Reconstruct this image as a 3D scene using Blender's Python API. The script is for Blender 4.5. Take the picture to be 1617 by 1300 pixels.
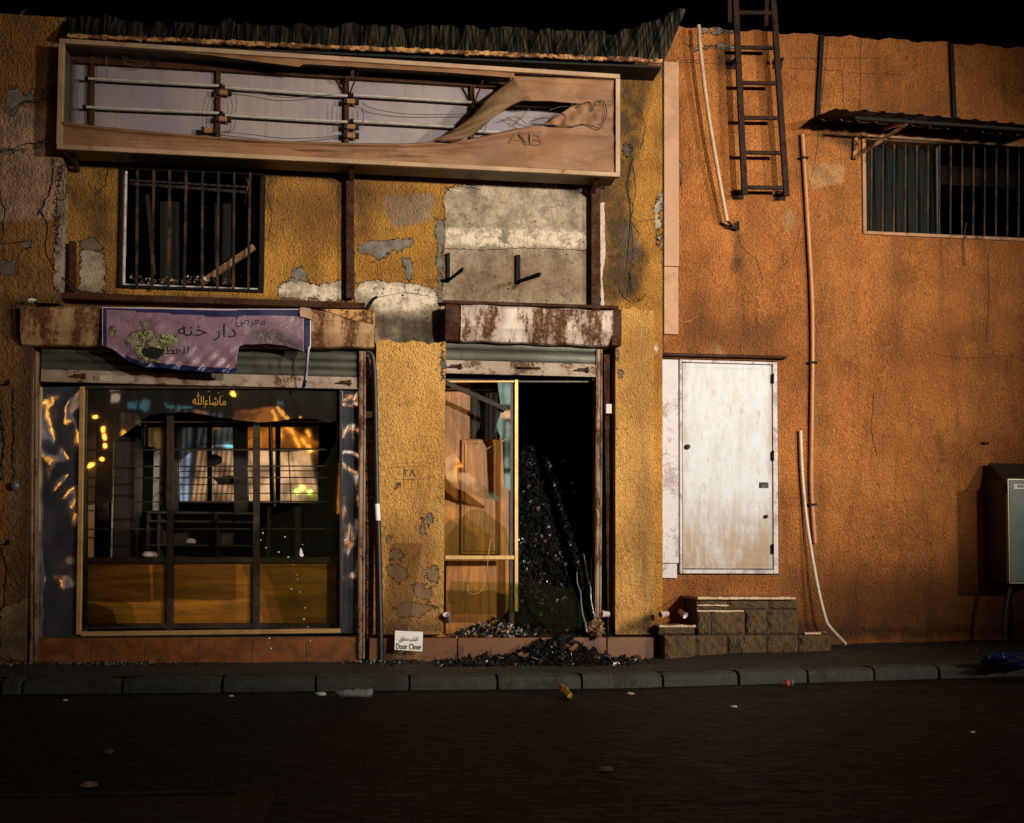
import bpy, math, random
import numpy as np
from mathutils import Vector, Matrix
from mathutils.geometry import tessellate_polygon
for o in list(bpy.data.objects): bpy.data.objects.remove(o)
SC = bpy.context.scene
COL = SC.collection
random.seed(7)
RNG = np.random.RandomState(5)

# ------------------------------------------------------------------ camera
F = 1800.0; YAW = math.radians(7.5); PIT = math.radians(2.7); ROLL = math.radians(0.30)
PX0, PY0 = 808.5, 795.0
D = 10.8
CAM = Vector((-D*math.tan(YAW), -D, 0.97))
fwd = Vector((math.sin(YAW)*math.cos(PIT), math.cos(YAW)*math.cos(PIT), math.sin(PIT)))
rt0 = Vector((math.cos(YAW), -math.sin(YAW), 0)); up0 = rt0.cross(fwd)
rt = rt0*math.cos(ROLL) + up0*math.sin(ROLL); up = up0*math.cos(ROLL) - rt0*math.sin(ROLL)
cd = bpy.data.cameras.new('camera'); cam = bpy.data.objects.new('camera', cd); COL.objects.link(cam)
M = Matrix.Identity(4)
for i in range(3):
    M[i][0] = rt[i]; M[i][1] = up[i]; M[i][2] = -fwd[i]; M[i][3] = CAM[i]
cam.matrix_world = M
cd.sensor_width = 36; cd.lens = F/1617*36; cd.shift_y = (PY0-650)/1617; cd.clip_start = .05; cd.clip_end = 400
SC.camera = cam

# ------------------------------------------------------------------ world, lights, exposure
W = bpy.data.worlds.new('World'); SC.world = W; W.use_nodes = True
nt = W.node_tree; bg = nt.nodes['Background']
sky = nt.nodes.new('ShaderNodeTexSky'); sky.sky_type = 'NISHITA'; sky.sun_disc = False
sky.sun_elevation = math.radians(-6); sky.sun_rotation = math.radians(135)
nt.links.new(sky.outputs[0], bg.inputs[0]); bg.inputs[1].default_value = 0.05
SUN_DIR = Vector((1.0, -1.0, 0.33)).normalized()          # towards the lamp
ms = bpy.data.lights.new('added_moonlight', 'SUN'); ms.energy = 0.03; ms.angle = math.radians(3); ms.color = (1, .9, .75)  # faint sun lamp added as moonlight, with no moon known
mo = bpy.data.objects.new('added_moonlight', ms); COL.objects.link(mo)
mo.rotation_euler = Vector((.6, -1, 1.0)).to_track_quat('Z', 'Y').to_euler()
# the two street lamps across the road (their poles and heads are built further down)
LAMPS = [Vector((13.0, -14.5, 5.0)), Vector((6.6, -15.0, 4.9))]
for LAMP, en, cone, aim in ((LAMPS[0], 11500, 36, (0.35, 0, 3.5)), (LAMPS[1], 14500, 37, (.95, 0, 3.7))):
    ls = bpy.data.lights.new('street_lamp_light', 'SPOT'); ls.energy = en; ls.shadow_soft_size = .34
    ls.spot_size = math.radians(cone); ls.spot_blend = 1.0; ls.color = (1, .90, .74)
    lo = bpy.data.objects.new('street_lamp_light', ls); COL.objects.link(lo); lo.location = LAMP
    lo.rotation_euler = (LAMP - Vector(aim)).to_track_quat('Z', 'Y').to_euler()
SC.view_settings.view_transform = 'Standard'; SC.view_settings.look = 'None'
SC.view_settings.exposure = -0.28; SC.view_settings.gamma = 1.0
SC.cycles.use_denoising = True
SC.cycles.max_bounces = 8; SC.cycles.transparent_max_bounces = 16
SC.cycles.sample_clamp_indirect = 4

# ------------------------------------------------------------------ pixel <-> place
def P(px, py, y=0.0):
    d = fwd*F + rt*(px-PX0) - up*(py-PY0)
    t = (y-CAM.y)/d.y
    return CAM + d*t
def gslope(x): return .020*max(0.0, min(x, 8)-.8)      # the street climbs a little to the right
def G(px, py, z=0.0):
    d = fwd*F + rt*(px-PX0) - up*(py-PY0); g = 0.0
    for _ in range(4):
        p = CAM + d*((z+g-CAM.z)/d.z); g = gslope(p.x)
    return p
def proj(p):
    r_ = Vector(p) - CAM; k = F/r_.dot(fwd)
    return PX0 + r_.dot(rt)*k, PY0 - r_.dot(up)*k
def V3(*a): return Vector(a)

# ------------------------------------------------------------------ mesh helpers
def tag(o, label=None, cat=None, group=None, kind=None):
    if label: o['label'] = label
    if cat: o['category'] = cat
    if group: o['group'] = group
    if kind: o['kind'] = kind
    return o
def world_origin(o):
    v = Vector((0, 0, 0))
    while o: v += o.location; o = o.parent
    return v
class MB:
    def __init__(s): s.v = []; s.f = []; s.m = []; s.sm = []
    def add(s, vs, fs, m=0, smooth=False):
        b = len(s.v); s.v += [tuple(v) for v in vs]
        for f in fs: s.f.append([b+i for i in f]); s.m.append(m); s.sm.append(smooth)
        return s
    def box(s, x0, x1, y0, y1, z0, z1, m=0):
        vs = [(x, y, z) for z in (z0, z1) for y in (y0, y1) for x in (x0, x1)]
        return s.add(vs, [(0,2,3,1),(4,5,7,6),(0,1,5,4),(2,6,7,3),(0,4,6,2),(1,3,7,5)], m)
    def bar(s, a, b, w, h, m=0, upv=(0,-1,0)):
        """rectangular bar from a to b; w across, h along upv"""
        a = Vector(a); b = Vector(b); d = (b-a).normalized(); u = Vector(upv)
        u = (u - d*u.dot(d)); u = u.normalized() if u.length > 1e-5 else d.orthogonal().normalized()
        r = d.cross(u)
        vs = [p + r*(i*w/2) + u*(j*h/2) for p in (a, b) for (i, j) in ((-1,-1),(1,-1),(1,1),(-1,1))]
        return s.add(vs, [(0,3,2,1),(4,5,6,7),(0,1,5,4),(1,2,6,5),(2,3,7,6),(3,0,4,7)], m)
    def tube(s, pts, r, n=8, m=0, cap=True):
        pts = [Vector(p) for p in pts]; N = len(pts)
        rs = r if isinstance(r, (list, tuple)) else [r]*N
        vs = []; u = None
        for i, p in enumerate(pts):
            d = (pts[min(i+1, N-1)] - pts[max(i-1, 0)]).normalized()
            if u is None: u = d.orthogonal().normalized()
            u = (u - d*u.dot(d)).normalized(); w = d.cross(u)
            for k in range(n):
                a = 2*math.pi*k/n; vs.append(p + (u*math.cos(a) + w*math.sin(a))*rs[i])
        fs = [(i*n+k, i*n+(k+1) % n, (i+1)*n+(k+1) % n, (i+1)*n+k) for i in range(N-1) for k in range(n)]
        s.add(vs, fs, m, True)
        if cap:
            s.add(vs[:n], [tuple(range(n-1, -1, -1))], m); s.add(vs[-n:], [tuple(range(n))], m)
        return s
    def prism(s, pts, y0, y1, m=0, holes=()):
        """polygon in (x, z) points thickened from y0 (front) to y1"""
        polys = [[Vector((p[0], 0, p[-1])) for p in pts]] + [[Vector((p[0], 0, p[-1])) for p in h] for h in holes]
        flat = [p for q in polys for p in q]
        tr = tessellate_polygon([[Vector((p.x, p.z, 0)) for p in q] for q in polys])
        n = len(flat)
        vs = [(p.x, y0, p.z) for p in flat] + [(p.x, y1, p.z) for p in flat]
        fs = []
        for t in tr:
            a, b, c = (flat[i] for i in t)
            cr = (b.x-a.x)*(c.z-a.z) - (b.z-a.z)*(c.x-a.x)
            t = tuple(t) if cr > 0 else tuple(t)[::-1]
            fs.append(t); fs.append(tuple(i+n for i in t[::-1]))
        o = 0
        for q in polys:
            k = len(q)
            for i in range(k): fs.append((o+i, o+n+i, o+n+(i+1) % k, o+(i+1) % k))
            o += k
        return s.add(vs, fs, m)
    def grid(s, fn, nu, nv, m=0, smooth=True, flip=False, mfn=None):
        vs = [fn(i/nu, j/nv) for j in range(nv+1) for i in range(nu+1)]
        b = len(s.v); s.v += [tuple(v) for v in vs]
        for j in range(nv):
            for i in range(nu):
                a = b + j*(nu+1)+i; f = [a, a+1, a+nu+2, a+nu+1]
                s.f.append(f[::-1] if flip else f); s.m.append(mfn(i, j) if mfn else m); s.sm.append(smooth)
        return s
    def lathe(s, prof, c, axis=(0,0,1), n=16, m=0, smooth=True):
        ax = Vector(axis).normalized(); u = ax.orthogonal().normalized(); w = ax.cross(u); c = Vector(c)
        vs = [c + ax*h + (u*math.cos(2*math.pi*k/n) + w*math.sin(2*math.pi*k/n))*r for (r, h) in prof for k in range(n)]
        fs = [(i*n+k, i*n+(k+1) % n, (i+1)*n+(k+1) % n, (i+1)*n+k) for i in range(len(prof)-1) for k in range(n)]
        return s.add(vs, fs, m, smooth)
    def shard(s, c, r, m=0, flat=.25):
        """an irregular chip of debris"""
        c = Vector(c); q = Vector((random.gauss(0,1), random.gauss(0,1), random.gauss(0,1)))
        if q.length < .01: q = Vector((0,0,1))
        q.normalize(); u = q.orthogonal().normalized(); w = q.cross(u); n = random.choice((3,4,5))
        a0 = random.random()*6.28; el = random.uniform(.4, 1)
        top = []; bot = []
        for k in range(n):
            a = a0 + 6.283*k/n + random.uniform(-.3,.3); rr = r*random.uniform(.6, 1.1)
            p = c + u*math.cos(a)*rr + w*math.sin(a)*rr*el
            top.append(p + q*r*flat*.5); bot.append(p - q*r*flat*.5)
        fs = [tuple(range(n)), tuple(range(2*n-1, n-1, -1))] + [(i, i+n, (i+1) % n + n, (i+1) % n) for i in range(n)]
        return s.add(top+bot, fs, m)
    def build(s, name, mats, parent=None, bevel=0, attrs=None, label=None, kind=None, solid=0, seg=1):
        if not isinstance(mats, (list, tuple)): mats = [mats]
        me = bpy.data.meshes.new(name); va = np.array(s.v, dtype=float)
        if parent is not None: org = world_origin(parent)
        else:
            lo_, hi_ = va.min(0), va.max(0); org = Vector(((lo_[0]+hi_[0])/2, (lo_[1]+hi_[1])/2, lo_[2]))
        me.from_pydata([tuple(v) for v in (va - np.array(org))], [], s.f)
        for mt in mats: me.materials.append(mt)
        me.polygons.foreach_set('material_index', s.m); me.polygons.foreach_set('use_smooth', s.sm)
        if attrs:
            for k, a in attrs.items():
                at = me.attributes.new(k, 'FLOAT', 'POINT'); at.data.foreach_set('value', np.asarray(a, dtype=np.float32))
        me.update()
        o = bpy.data.objects.new(name, me); COL.objects.link(o)
        if parent is not None: o.parent = parent
        else: o.location = org
        if bevel:
            b = o.modifiers.new('bevel', 'BEVEL'); b.width = bevel; b.segments = seg; b.limit_method = 'ANGLE'; b.angle_limit = math.radians(40)
        if solid:
            b = o.modifiers.new('solid', 'SOLIDIFY'); b.thickness = solid; b.offset = 0
        if label: o['label'] = label
        if kind: o['kind'] = kind
        return o
def build_each(mb, name, mat, parent, bevel=0):
    """every loose piece of the builder as an object of its own"""
    par = list(range(len(mb.v)))
    def find(a):
        while par[a] != a: par[a] = par[par[a]]; a = par[a]
        return a
    for f in mb.f:
        for i in f[1:]: par[find(i)] = find(f[0])
    groups = {}
    for k, f in enumerate(mb.f): groups.setdefault(find(f[0]), []).append(k)
    for ks in groups.values():
        m2 = MB(); ids = {}
        for k in ks:
            l = []
            for i in mb.f[k]:
                if i not in ids: ids[i] = len(m2.v); m2.v.append(mb.v[i])
                l.append(ids[i])
            m2.f.append(l); m2.m.append(mb.m[k]); m2.sm.append(mb.sm[k])
        m2.build(name, mat, parent, bevel=bevel)
def thing(name, loc, label, cat, group=None):
    o = bpy.data.objects.new(name, None); COL.objects.link(o); o.location = loc; o.empty_display_size = .1
    return tag(o, label, cat, group)
def copy_tree(o, parent=None):
    c = o.copy(); COL.objects.link(c)
    if parent is not None: c.parent = parent
    for ch in list(o.children): copy_tree(ch, c)
    return c
def cracks(mb, px, y, m=1, w=(.0015,.0032), j=.004):
    pts = [P(a, b, y-.0045) for a, b in px]; out = []
    for a, b in zip(pts[:-1], pts[1:]):
        n = max(2, int((b-a).length/.03))
        for k in range(n): out.append(a.lerp(b, k/n)+V3(random.uniform(-j,j),0,random.uniform(-j,j)))
    out.append(pts[-1])
    for a, b in zip(out[:-1], out[1:]): mb.bar(a, b, random.uniform(*w), .003, m)
def pad(attrs, mb, nv):
    for k in attrs: attrs[k] = np.concatenate([attrs[k], np.full(len(mb.v)-nv, -.3)])
    return attrs
def poly(pts, y=0.0): return [P(a, b, y) for a, b in pts]
def jag(pts, step=.03, amp=.008):
    out = []
    for i, a in enumerate(pts):
        a = Vector(a); b = Vector(pts[(i+1) % len(pts)]); n = max(1, int((b-a).length/step))
        for k in range(n):
            p = a.lerp(b, k/n); out.append(p + Vector((random.uniform(-amp, amp), 0, random.uniform(-amp, amp))))
    return out
def smoothline(pts, n=6):
    """Catmull-Rom through points"""
    pts = [Vector(p) for p in pts]; out = []
    for i in range(len(pts)-1):
        p0 = pts[max(i-1, 0)]; p1 = pts[i]; p2 = pts[i+1]; p3 = pts[min(i+2, len(pts)-1)]
        for k in range(n):
            t = k/n
            out.append(.5*((2*p1) + (p2-p0)*t + (2*p0-5*p1+4*p2-p3)*t*t + (3*p1-p0-3*p2+p3)*t**3))
    return out + [pts[-1]]
def interp(tab, x):
    return float(np.interp(x, [t[0] for t in tab], [t[1] for t in tab]))
def sdf(xs, zs, polys, clip=.3):
    """positive inside any polygon, negative outside, in metres"""
    best = np.full(len(xs), -clip)
    for pl in polys:
        q = np.array([(p[0], p[2]) for p in pl]); n = len(q)
        d = np.full(len(xs), 1e9); ins = np.zeros(len(xs), bool)
        for i in range(n):
            a = q[i]; b = q[(i+1) % n]; ab = b-a
            t = np.clip(((xs-a[0])*ab[0] + (zs-a[1])*ab[1])/max(ab@ab, 1e-9), 0, 1)
            d = np.minimum(d, np.hypot(xs-a[0]-t*ab[0], zs-a[1]-t*ab[1]))
            c = ((a[1] > zs) != (b[1] > zs))
            with np.errstate(divide='ignore', invalid='ignore'):
                xi = (b[0]-a[0])*(zs-a[1])/(b[1]-a[1]+1e-12) + a[0]
            ins ^= c & (xs < xi)
        best = np.maximum(best, np.where(ins, d, -d))
    return np.clip(best, -clip, clip)
def wall(mb, x0, x1, z0, z1, y, thick, holes=(), step=.06, top=None, lump=.004):
    """plaster wall as a fine grid facing -y, with openings and their reveals"""
    hx = sorted(set([x0, x1] + [h[0] for h in holes] + [h[1] for h in holes]))
    hz = sorted(set([z0, z1] + [h[2] for h in holes] + [h[3] for h in holes]))
    def div(l):
        out = []
        for a, b in zip(l[:-1], l[1:]):
            n = max(1, int(round((b-a)/step))); out += [a+(b-a)*k/n for k in range(n)]
        return out + [l[-1]]
    X = div(hx); Z = div(hz); idx = {}
    def inh(x, z): return any(h[0] < x < h[1] and h[2] < z < h[3] for h in holes)
    def vid(i, j, back=0):
        k = (i, j, back)
        if k not in idx:
            x, z = X[i], Z[j]
            zz = z
            if top: zz = z0 + (z-z0)*(top(x)-z0)/(z1-z0)
            for h in holes:
                pass
            yy = y if not back else y+thick
            if not back and lump: yy += lump*(math.sin(x*3.1+z*1.7)+math.sin(x*1.3-z*4.3+1)+.6*math.sin(x*9+z*7))*.5
            idx[k] = len(mb.v); mb.v.append((x, yy, zz))
        return idx[k]
    def on_edge(i, j): pass
    def f(l, m=0): mb.f.append(l); mb.m.append(m); mb.sm.append(False)
    nx, nz = len(X)-1, len(Z)-1
    cell = [[not inh((X[i]+X[i+1])/2, (Z[j]+Z[j+1])/2) for j in range(nz)] for i in range(nx)]
    for i in range(nx):
        for j in range(nz):
            if not cell[i][j]: continue
            f([vid(i,j), vid(i+1,j), vid(i+1,j+1), vid(i,j+1)])
            if i == 0 or not cell[i-1][j]: f([vid(i,j), vid(i,j+1), vid(i,j+1,1), vid(i,j,1)])
            if i == nx-1 or not cell[i+1][j]: f([vid(i+1,j), vid(i+1,j,1), vid(i+1,j+1,1), vid(i+1,j+1)])
            if j == 0 or not cell[i][j-1]: f([vid(i,j), vid(i,j,1), vid(i+1,j,1), vid(i+1,j)])
            if j == nz-1 or not cell[i][j+1]: f([vid(i,j+1), vid(i+1,j+1), vid(i+1,j+1,1), vid(i,j+1,1)])
def wattrs(mb, spec, clip=.3):
    a = np.array(mb.v); out = {}
    for k in ('bare', 'grey', 'pale', 'soot', 'damp', 'white'):
        out[k] = sdf(a[:, 0], a[:, 2], spec.get(k, []), clip)
    return out
def rect_px(x0, y0, x1, y1, y=0.0):
    """pixel rectangle -> upright (xa, xb, za, zb) on the plane y"""
    a = P(x0, y0, y); b = P(x1, y0, y); c = P(x1, y1, y); d = P(x0, y1, y)
    return ((a.x+d.x)/2, (b.x+c.x)/2, (c.z+d.z)/2, (a.z+b.z)/2)

# ------------------------------------------------------------------ lettering (overlapping contours filled one by one)
def letters(txt, name, mat, a, b, zbase, height, y, parent, thick=.002, slope=0.0, bold=0, label=None, fit=None, shear=0):
    """flat lettering spanning x = a..b, standing on zbase"""
    c = bpy.data.curves.new('tmp', 'FONT'); c.body = txt; c.fill_mode = 'NONE'; c.offset = bold
    o = bpy.data.objects.new('tmp', c); COL.objects.link(o); bpy.context.view_layer.update()
    me = bpy.data.meshes.new_from_object(o.evaluated_get(bpy.context.evaluated_depsgraph_get()))
    vs = [v.co.copy() for v in me.vertices]; adj = {}
    for e in me.edges:
        adj.setdefault(e.vertices[0], []).append(e.vertices[1]); adj.setdefault(e.vertices[1], []).append(e.vertices[0])
    # edges are stored in contour order, so winding can be read off
    nxt = {e.vertices[0]: e.vertices[1] for e in me.edges}
    seen = set(); loops = []
    for s0 in range(len(vs)):
        if s0 in seen or s0 not in adj: continue
        l = [s0]; seen.add(s0); cur = s0
        while True:
            cand = [q for q in adj[cur] if q not in seen]
            if len(l) == 1 and s0 in nxt and nxt[s0] in cand: cand = [nxt[s0]]
            if not cand: break
            cur = cand[0]; seen.add(cur); l.append(cur)
        if len(l) > 2: loops.append([vs[i] for i in l])
    bpy.data.objects.remove(o); bpy.data.curves.remove(c); bpy.data.meshes.remove(me)
    def area(l): return sum(l[i].x*l[(i+1) % len(l)].y - l[(i+1) % len(l)].x*l[i].y for i in range(len(l)))/2
    def inside(p, l):
        r = False
        for i in range(len(l)):
            u, v = l[i], l[(i+1) % len(l)]
            if (u.y > p.y) != (v.y > p.y) and p.x < (v.x-u.x)*(p.y-u.y)/(v.y-u.y+1e-12)+u.x: r = not r
        return r
    big = max(loops, key=lambda l: abs(area(l))); sg = area(big) > 0
    outer = [l for l in loops if (area(l) > 0) == sg]; holes = [l for l in loops if (area(l) > 0) != sg]
    allp = [p for l in loops for p in l]
    xa, xb = min(p.x for p in allp), max(p.x for p in allp); ya, yb = min(p.y for p in allp), max(p.y for p in allp)
    sx = (b-a)/(xb-xa); sz = height/(yb-ya)
    mb = MB()
    def T(p):
        x = a + (p.x-xa)*sx + shear*(p.y-ya)*sz; z = zbase + (p.y-ya)*sz + slope*(a + (p.x-xa)*sx - a)
        return Vector((x, 0, z))
    for k, l in enumerate(outer):
        hs = [h for h in holes if all(inside(q, l) for q in h[::3])]
        yy = y - .00025*(k % 4)
        if fit is None: mb.prism([T(p) for p in l], yy-thick, yy, 0, [[T(p) for p in h] for h in hs])
        else:
            b0 = len(mb.v); mb.prism([T(p) for p in l], -thick, 0, 0, [[T(p) for p in h] for h in hs])
            for i in range(b0, len(mb.v)):
                v = mb.v[i]; mb.v[i] = (v[0], v[1] + fit(v[0], v[2]) - .0025 - .00025*(k % 4), v[2])
    return mb.build(name, mat, parent, label=label)
# ------------------------------------------------------------------ materials
class NT:
    def __init__(s, name):
        s.m = bpy.data.materials.new(name); s.m.use_nodes = True; s.t = s.m.node_tree
        s.b = s.t.nodes['Principled BSDF']; s._co = None
    def n(s, typ, ins=None, **props):
        nd = s.t.nodes.new(typ)
        for k, v in props.items(): setattr(nd, k, v)
        for k, v in (ins or {}).items(): s.put(nd.inputs[k], v)
        return nd
    def put(s, sock, v):
        if isinstance(v, bpy.types.NodeSocket): s.t.links.new(v, sock)
        elif isinstance(v, (tuple, list)) and sock.type == 'RGBA' and len(v) == 3: sock.default_value = (*v, 1)
        else: sock.default_value = v
    def co(s, scale=(1,1,1), rot=(0,0,0)):
        if s._co is None: s._co = s.n('ShaderNodeTexCoord').outputs['Object']
        if tuple(scale) == (1,1,1) and tuple(rot) == (0,0,0): return s._co
        return s.n('ShaderNodeMapping', {'Vector': s._co, 'Scale': scale, 'Rotation': rot}).outputs[0]
    def noise(s, sc, det=4, rough=.55, co=None, dist=0, col=False):
        nd = s.n('ShaderNodeTexNoise', {'Vector': co or s.co(), 'Scale': sc, 'Detail': det, 'Roughness': rough, 'Distortion': dist})
        return nd.outputs[1 if col else 0]
    def vor(s, sc, co=None, feat='F1', out=0):
        return s.n('ShaderNodeTexVoronoi', {'Vector': co or s.co(), 'Scale': sc}, feature=feat).outputs[out]
    def wave(s, sc, dist, det=2, co=None, direction='X', dsc=1.0):
        return s.n('ShaderNodeTexWave', {'Vector': co or s.co(), 'Scale': sc, 'Distortion': dist, 'Detail': det, 'Detail Scale': dsc}, bands_direction=direction).outputs[1]
    def ma(s, op, a, b=0.0, c=0.0):
        nd = s.n('ShaderNodeMath', operation=op); s.put(nd.inputs[0], a); s.put(nd.inputs[1], b); s.put(nd.inputs[2], c)
        return nd.outputs[0]
    def sm(s, v, lo, hi):
        return s.n('ShaderNodeMapRange', {'Value': v, 'From Min': lo, 'From Max': hi}, interpolation_type='SMOOTHSTEP').outputs[0]
    def mix(s, f, a, b, bt='MIX'):
        nd = s.n('ShaderNodeMix', data_type='RGBA', blend_type=bt); s.put(nd.inputs[0], f); s.put(nd.inputs[6], a); s.put(nd.inputs[7], b)
        return nd.outputs[2]
    def mul(s, col, f):            # colour times a value
        return s.n('ShaderNodeVectorMath', {0: col, 1: s.n('ShaderNodeCombineXYZ', {0: f, 1: f, 2: f}).outputs[0]}, operation='MULTIPLY').outputs[0]
    def at(s, name): return s.n('ShaderNodeAttribute', attribute_name=name).outputs['Fac']
    def bump(s, h, dist=.005, st=1.0, nrm=None):
        d = {'Height': h, 'Distance': dist, 'Strength': st}
        if nrm is not None: d['Normal'] = nrm
        return s.n('ShaderNodeBump', d).outputs[0]
    def z(s): return s.n('ShaderNodeSeparateXYZ', {0: s.co()}).outputs
    def out(s, col=None, rough=None, nrm=None, metal=None, **kw):
        if col is not None: s.put(s.b.inputs['Base Color'], col)
        if rough is not None: s.put(s.b.inputs['Roughness'], rough)
        if nrm is not None: s.put(s.b.inputs['Normal'], nrm)
        if metal is not None: s.put(s.b.inputs['Metallic'], metal)
        for k, v in kw.items(): s.put(s.b.inputs[k.replace('_', ' ')], v)
        return s.m

def stucco(name, c1, c2, bare=((.44,.345,.24),(.20,.155,.11)), grey=(.11,.092,.075), pale=(.36,.24,.15), dirt=(.10,.045,.015), grain=1.0, bumpk=1.5, fk=.55, fc=.5, soot_shadec=(.035,.022,.012)):
    m = NT(name)
    big = m.noise(.9, 5, .6); mid = m.noise(4.2, 6, .65); fine = m.noise(115*fk, 3, .6, m.co((1,1,.75))); streak = m.noise(3.0, 5, .6, m.co((2.2,1,.35)))
    c = m.mix(m.sm(big, .35, .68), c1, c2)
    c = m.mix(m.ma('MULTIPLY', m.sm(streak, .50, .78), .55), c, dirt)
    c = m.mix(m.ma('MULTIPLY', m.sm(mid, .56, .75), .35), c, dirt)
    c = m.mul(c, m.ma('ADD', .76-.06*fc, m.ma('MULTIPLY', m.sm(fine, .30, .74), .46+.12*fc)))
    en = m.ma('SUBTRACT', m.ma('ADD', m.ma('MULTIPLY', m.noise(7, 8, .72), .62), m.ma('MULTIPLY', m.noise(23, 6, .75), .38)), .5)
    en2 = m.ma('SUBTRACT', m.noise(2.2, 5, .6), .5)
    def mask(attr, amp, w=.004): return m.sm(m.ma('ADD', m.at(attr), m.ma('MULTIPLY', en, amp)), -w, w)
    fl = m.noise(34, 4, .7, m.co((1,1,.6))); c = m.mul(c, m.ma('ADD', 1, m.ma('MULTIPLY', m.sm(fl, .60, .68), .55*fc)))  # bright flecks painted into the colour for highlights on the rough grain
    hs = m.noise(17, 3, .6); c = m.mix(m.ma('MULTIPLY', m.sm(hs, .64, .70), .6), c, m_(dirt, .5))
    c = m.mul(c, m.ma('ADD', .70, m.ma('MULTIPLY', m.sm(m.noise(1.9, 7, .72, m.co((1,1,.7))), .30, .66), .42)))
    pl = mask('pale', .20, .02); ba = mask('bare', .24); gr = mask('grey', .26, .003)
    c = m.mix(m.ma('MULTIPLY', pl, m.sm(m.noise(6, 5, .7), .22, .52)), c, m.mix(m.sm(mid, .4, .6), pale, m_(pale, .65)))
    pit = m.noise(26, 6, .75)
    bc = m.mix(m.sm(m.noise(5.5, 6, .72), .36, .66), bare[0], bare[1])
    bc = m.mix(m.sm(pit, .62, .70), bc, (.035,.028,.02))
    bc = m.mix(m.sm(m.noise(1.4, 4, .6), .45, .7), bc, m.mul(bc, .50))
    bc = m.mix(m.ma('MULTIPLY', m.sm(m.noise(9, 7, .8, m.co((1,1,.8))), .56, .64), .75), bc, (.095,.07,.045))
    bc = m.mix(m.ma('MULTIPLY', m.sm(m.noise(3.2, 6, .75, m.co((.6,1,2.2))), .60, .66), .85), bc, (.62,.50,.36))
    c = m.mix(ba, c, bc)
    wh = m.ma('MULTIPLY', mask('white', .30, .03), m.sm(m.noise(8, 6, .75), .38, .56)); c = m.mix(wh, c, (.66,.54,.42))
    c = m.mix(gr, c, m.mix(m.sm(m.noise(11, 5), .35, .65), grey, m_(grey, 1.7)))
    so = m.sm(m.ma('ADD', m.at('soot'), m.ma('MULTIPLY', en2, .28)), -.07, .07)  # mask carries both real soot and painted cast shadows
    c = m.mix(m.ma('MULTIPLY', so, .9), c, m.mix(m.sm(mid, .42, .62), soot_shadec, m.mul(c, .40)))
    da = m.sm(m.ma('ADD', m.at('damp'), m.ma('MULTIPLY', en2, .45)), -.2, .25)
    c = m.mix(m.ma('MULTIPLY', da, .62), c, dirt)
    lump = m.noise(58*grain, 3, .55, m.co((1,1,.8))); lump2 = m.noise(24*grain, 2)
    hole = m.ma('MAXIMUM', ba, gr)
    st = m.ma('MULTIPLY', m.ma('ADD', m.ma('MULTIPLY', lump, .75), m.ma('MULTIPLY', lump2, .5)), m.ma('SUBTRACT', 1, m.ma('MULTIPLY', hole, .72)))
    n1 = m.bump(st, .030*bumpk, 1.0)
    n2 = m.bump(m.ma('ADD', m.ma('MULTIPLY', hole, -.45), m.ma('MULTIPLY', m.ma('MULTIPLY', m.sm(pit, .5, .7), ba), -.35)), .010, 1.0, n1)
    return m.out(c, .85, n2, Specular_IOR_Level=.35)
def m_(c, f): return tuple(x*f for x in c)

def plain(name, c, rough=.6, metal=0.0, var=.35, sc=6, bump=.0015, bsc=40, dirt=None, dfac=.5, **kw):
    """paint or material with blotches, grime and a little relief"""
    m = NT(name); n = m.noise(sc, 6, .65); f = m.noise(sc*9, 4, .6)
    col = m.mix(m.sm(n, .3, .7), m_(c, 1-var*.6), m_(c, 1+var*.4))
    if dirt: col = m.mix(m.ma('MULTIPLY', m.sm(m.ma('ADD', n, m.ma('MULTIPLY', f, .35)), .62, .82), dfac), col, dirt)
    r = m.ma('ADD', rough-.08, m.ma('MULTIPLY', f, .16))
    return m.out(col, r, m.bump(m.noise(bsc, 4), bump, 1.0) if bump else None, metal, **kw)
def rusty(name, paint, rust=(.13,.045,.014), amt=.5, rough=.62, metal=.2, sc=5, streaky=False):
    m = NT(name); co = m.co((2.0,2.0,.55)) if streaky else m.co()
    n = m.noise(sc, 8, .72, co); f = m.noise(38, 5, .7)
    k = m.sm(m.ma('ADD', n, m.ma('MULTIPLY', m.ma('SUBTRACT', f, .5), .25)), 1-amt-.06, 1-amt+.06)
    rc = m.mix(m.sm(f, .4, .65), rust, m_(rust, .35))
    pc = m.mix(m.sm(m.noise(3, 5), .35, .65), paint, m_(paint, .72))
    halo = m.sm(n, 1-amt-.18, 1-amt)
    pc = m.mix(m.ma('MULTIPLY', halo, .45), pc, m_(rust, 2.2))
    return m.out(m.mix(k, pc, rc), m.ma('ADD', rough, m.ma('MULTIPLY', k, .25)), m.bump(m.ma('ADD', f, m.ma('MULTIPLY', k, .6)), .002), metal, Specular_IOR_Level=.5 if metal else .15)
def wood(name, c, rough=.5, sc=14, vert=True):
    m = NT(name); co = m.co((sc, sc, .9) if vert else (.9, sc, sc))
    g = m.noise(1.6, 7, .7, co, .6); g2 = m.noise(6, 4, .6, co)
    col = m.mix(m.sm(g, .35, .66), c, m_(c, .45)); col = m.mul(col, m.ma('ADD', .75, m.ma('MULTIPLY', g2, .5)))
    col = m.mix(m.ma('MULTIPLY', m.sm(m.noise(3, 5), .5, .72), .6), col, m_(c, .22))
    return m.out(col, rough, m.bump(g2, .0012))
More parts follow.
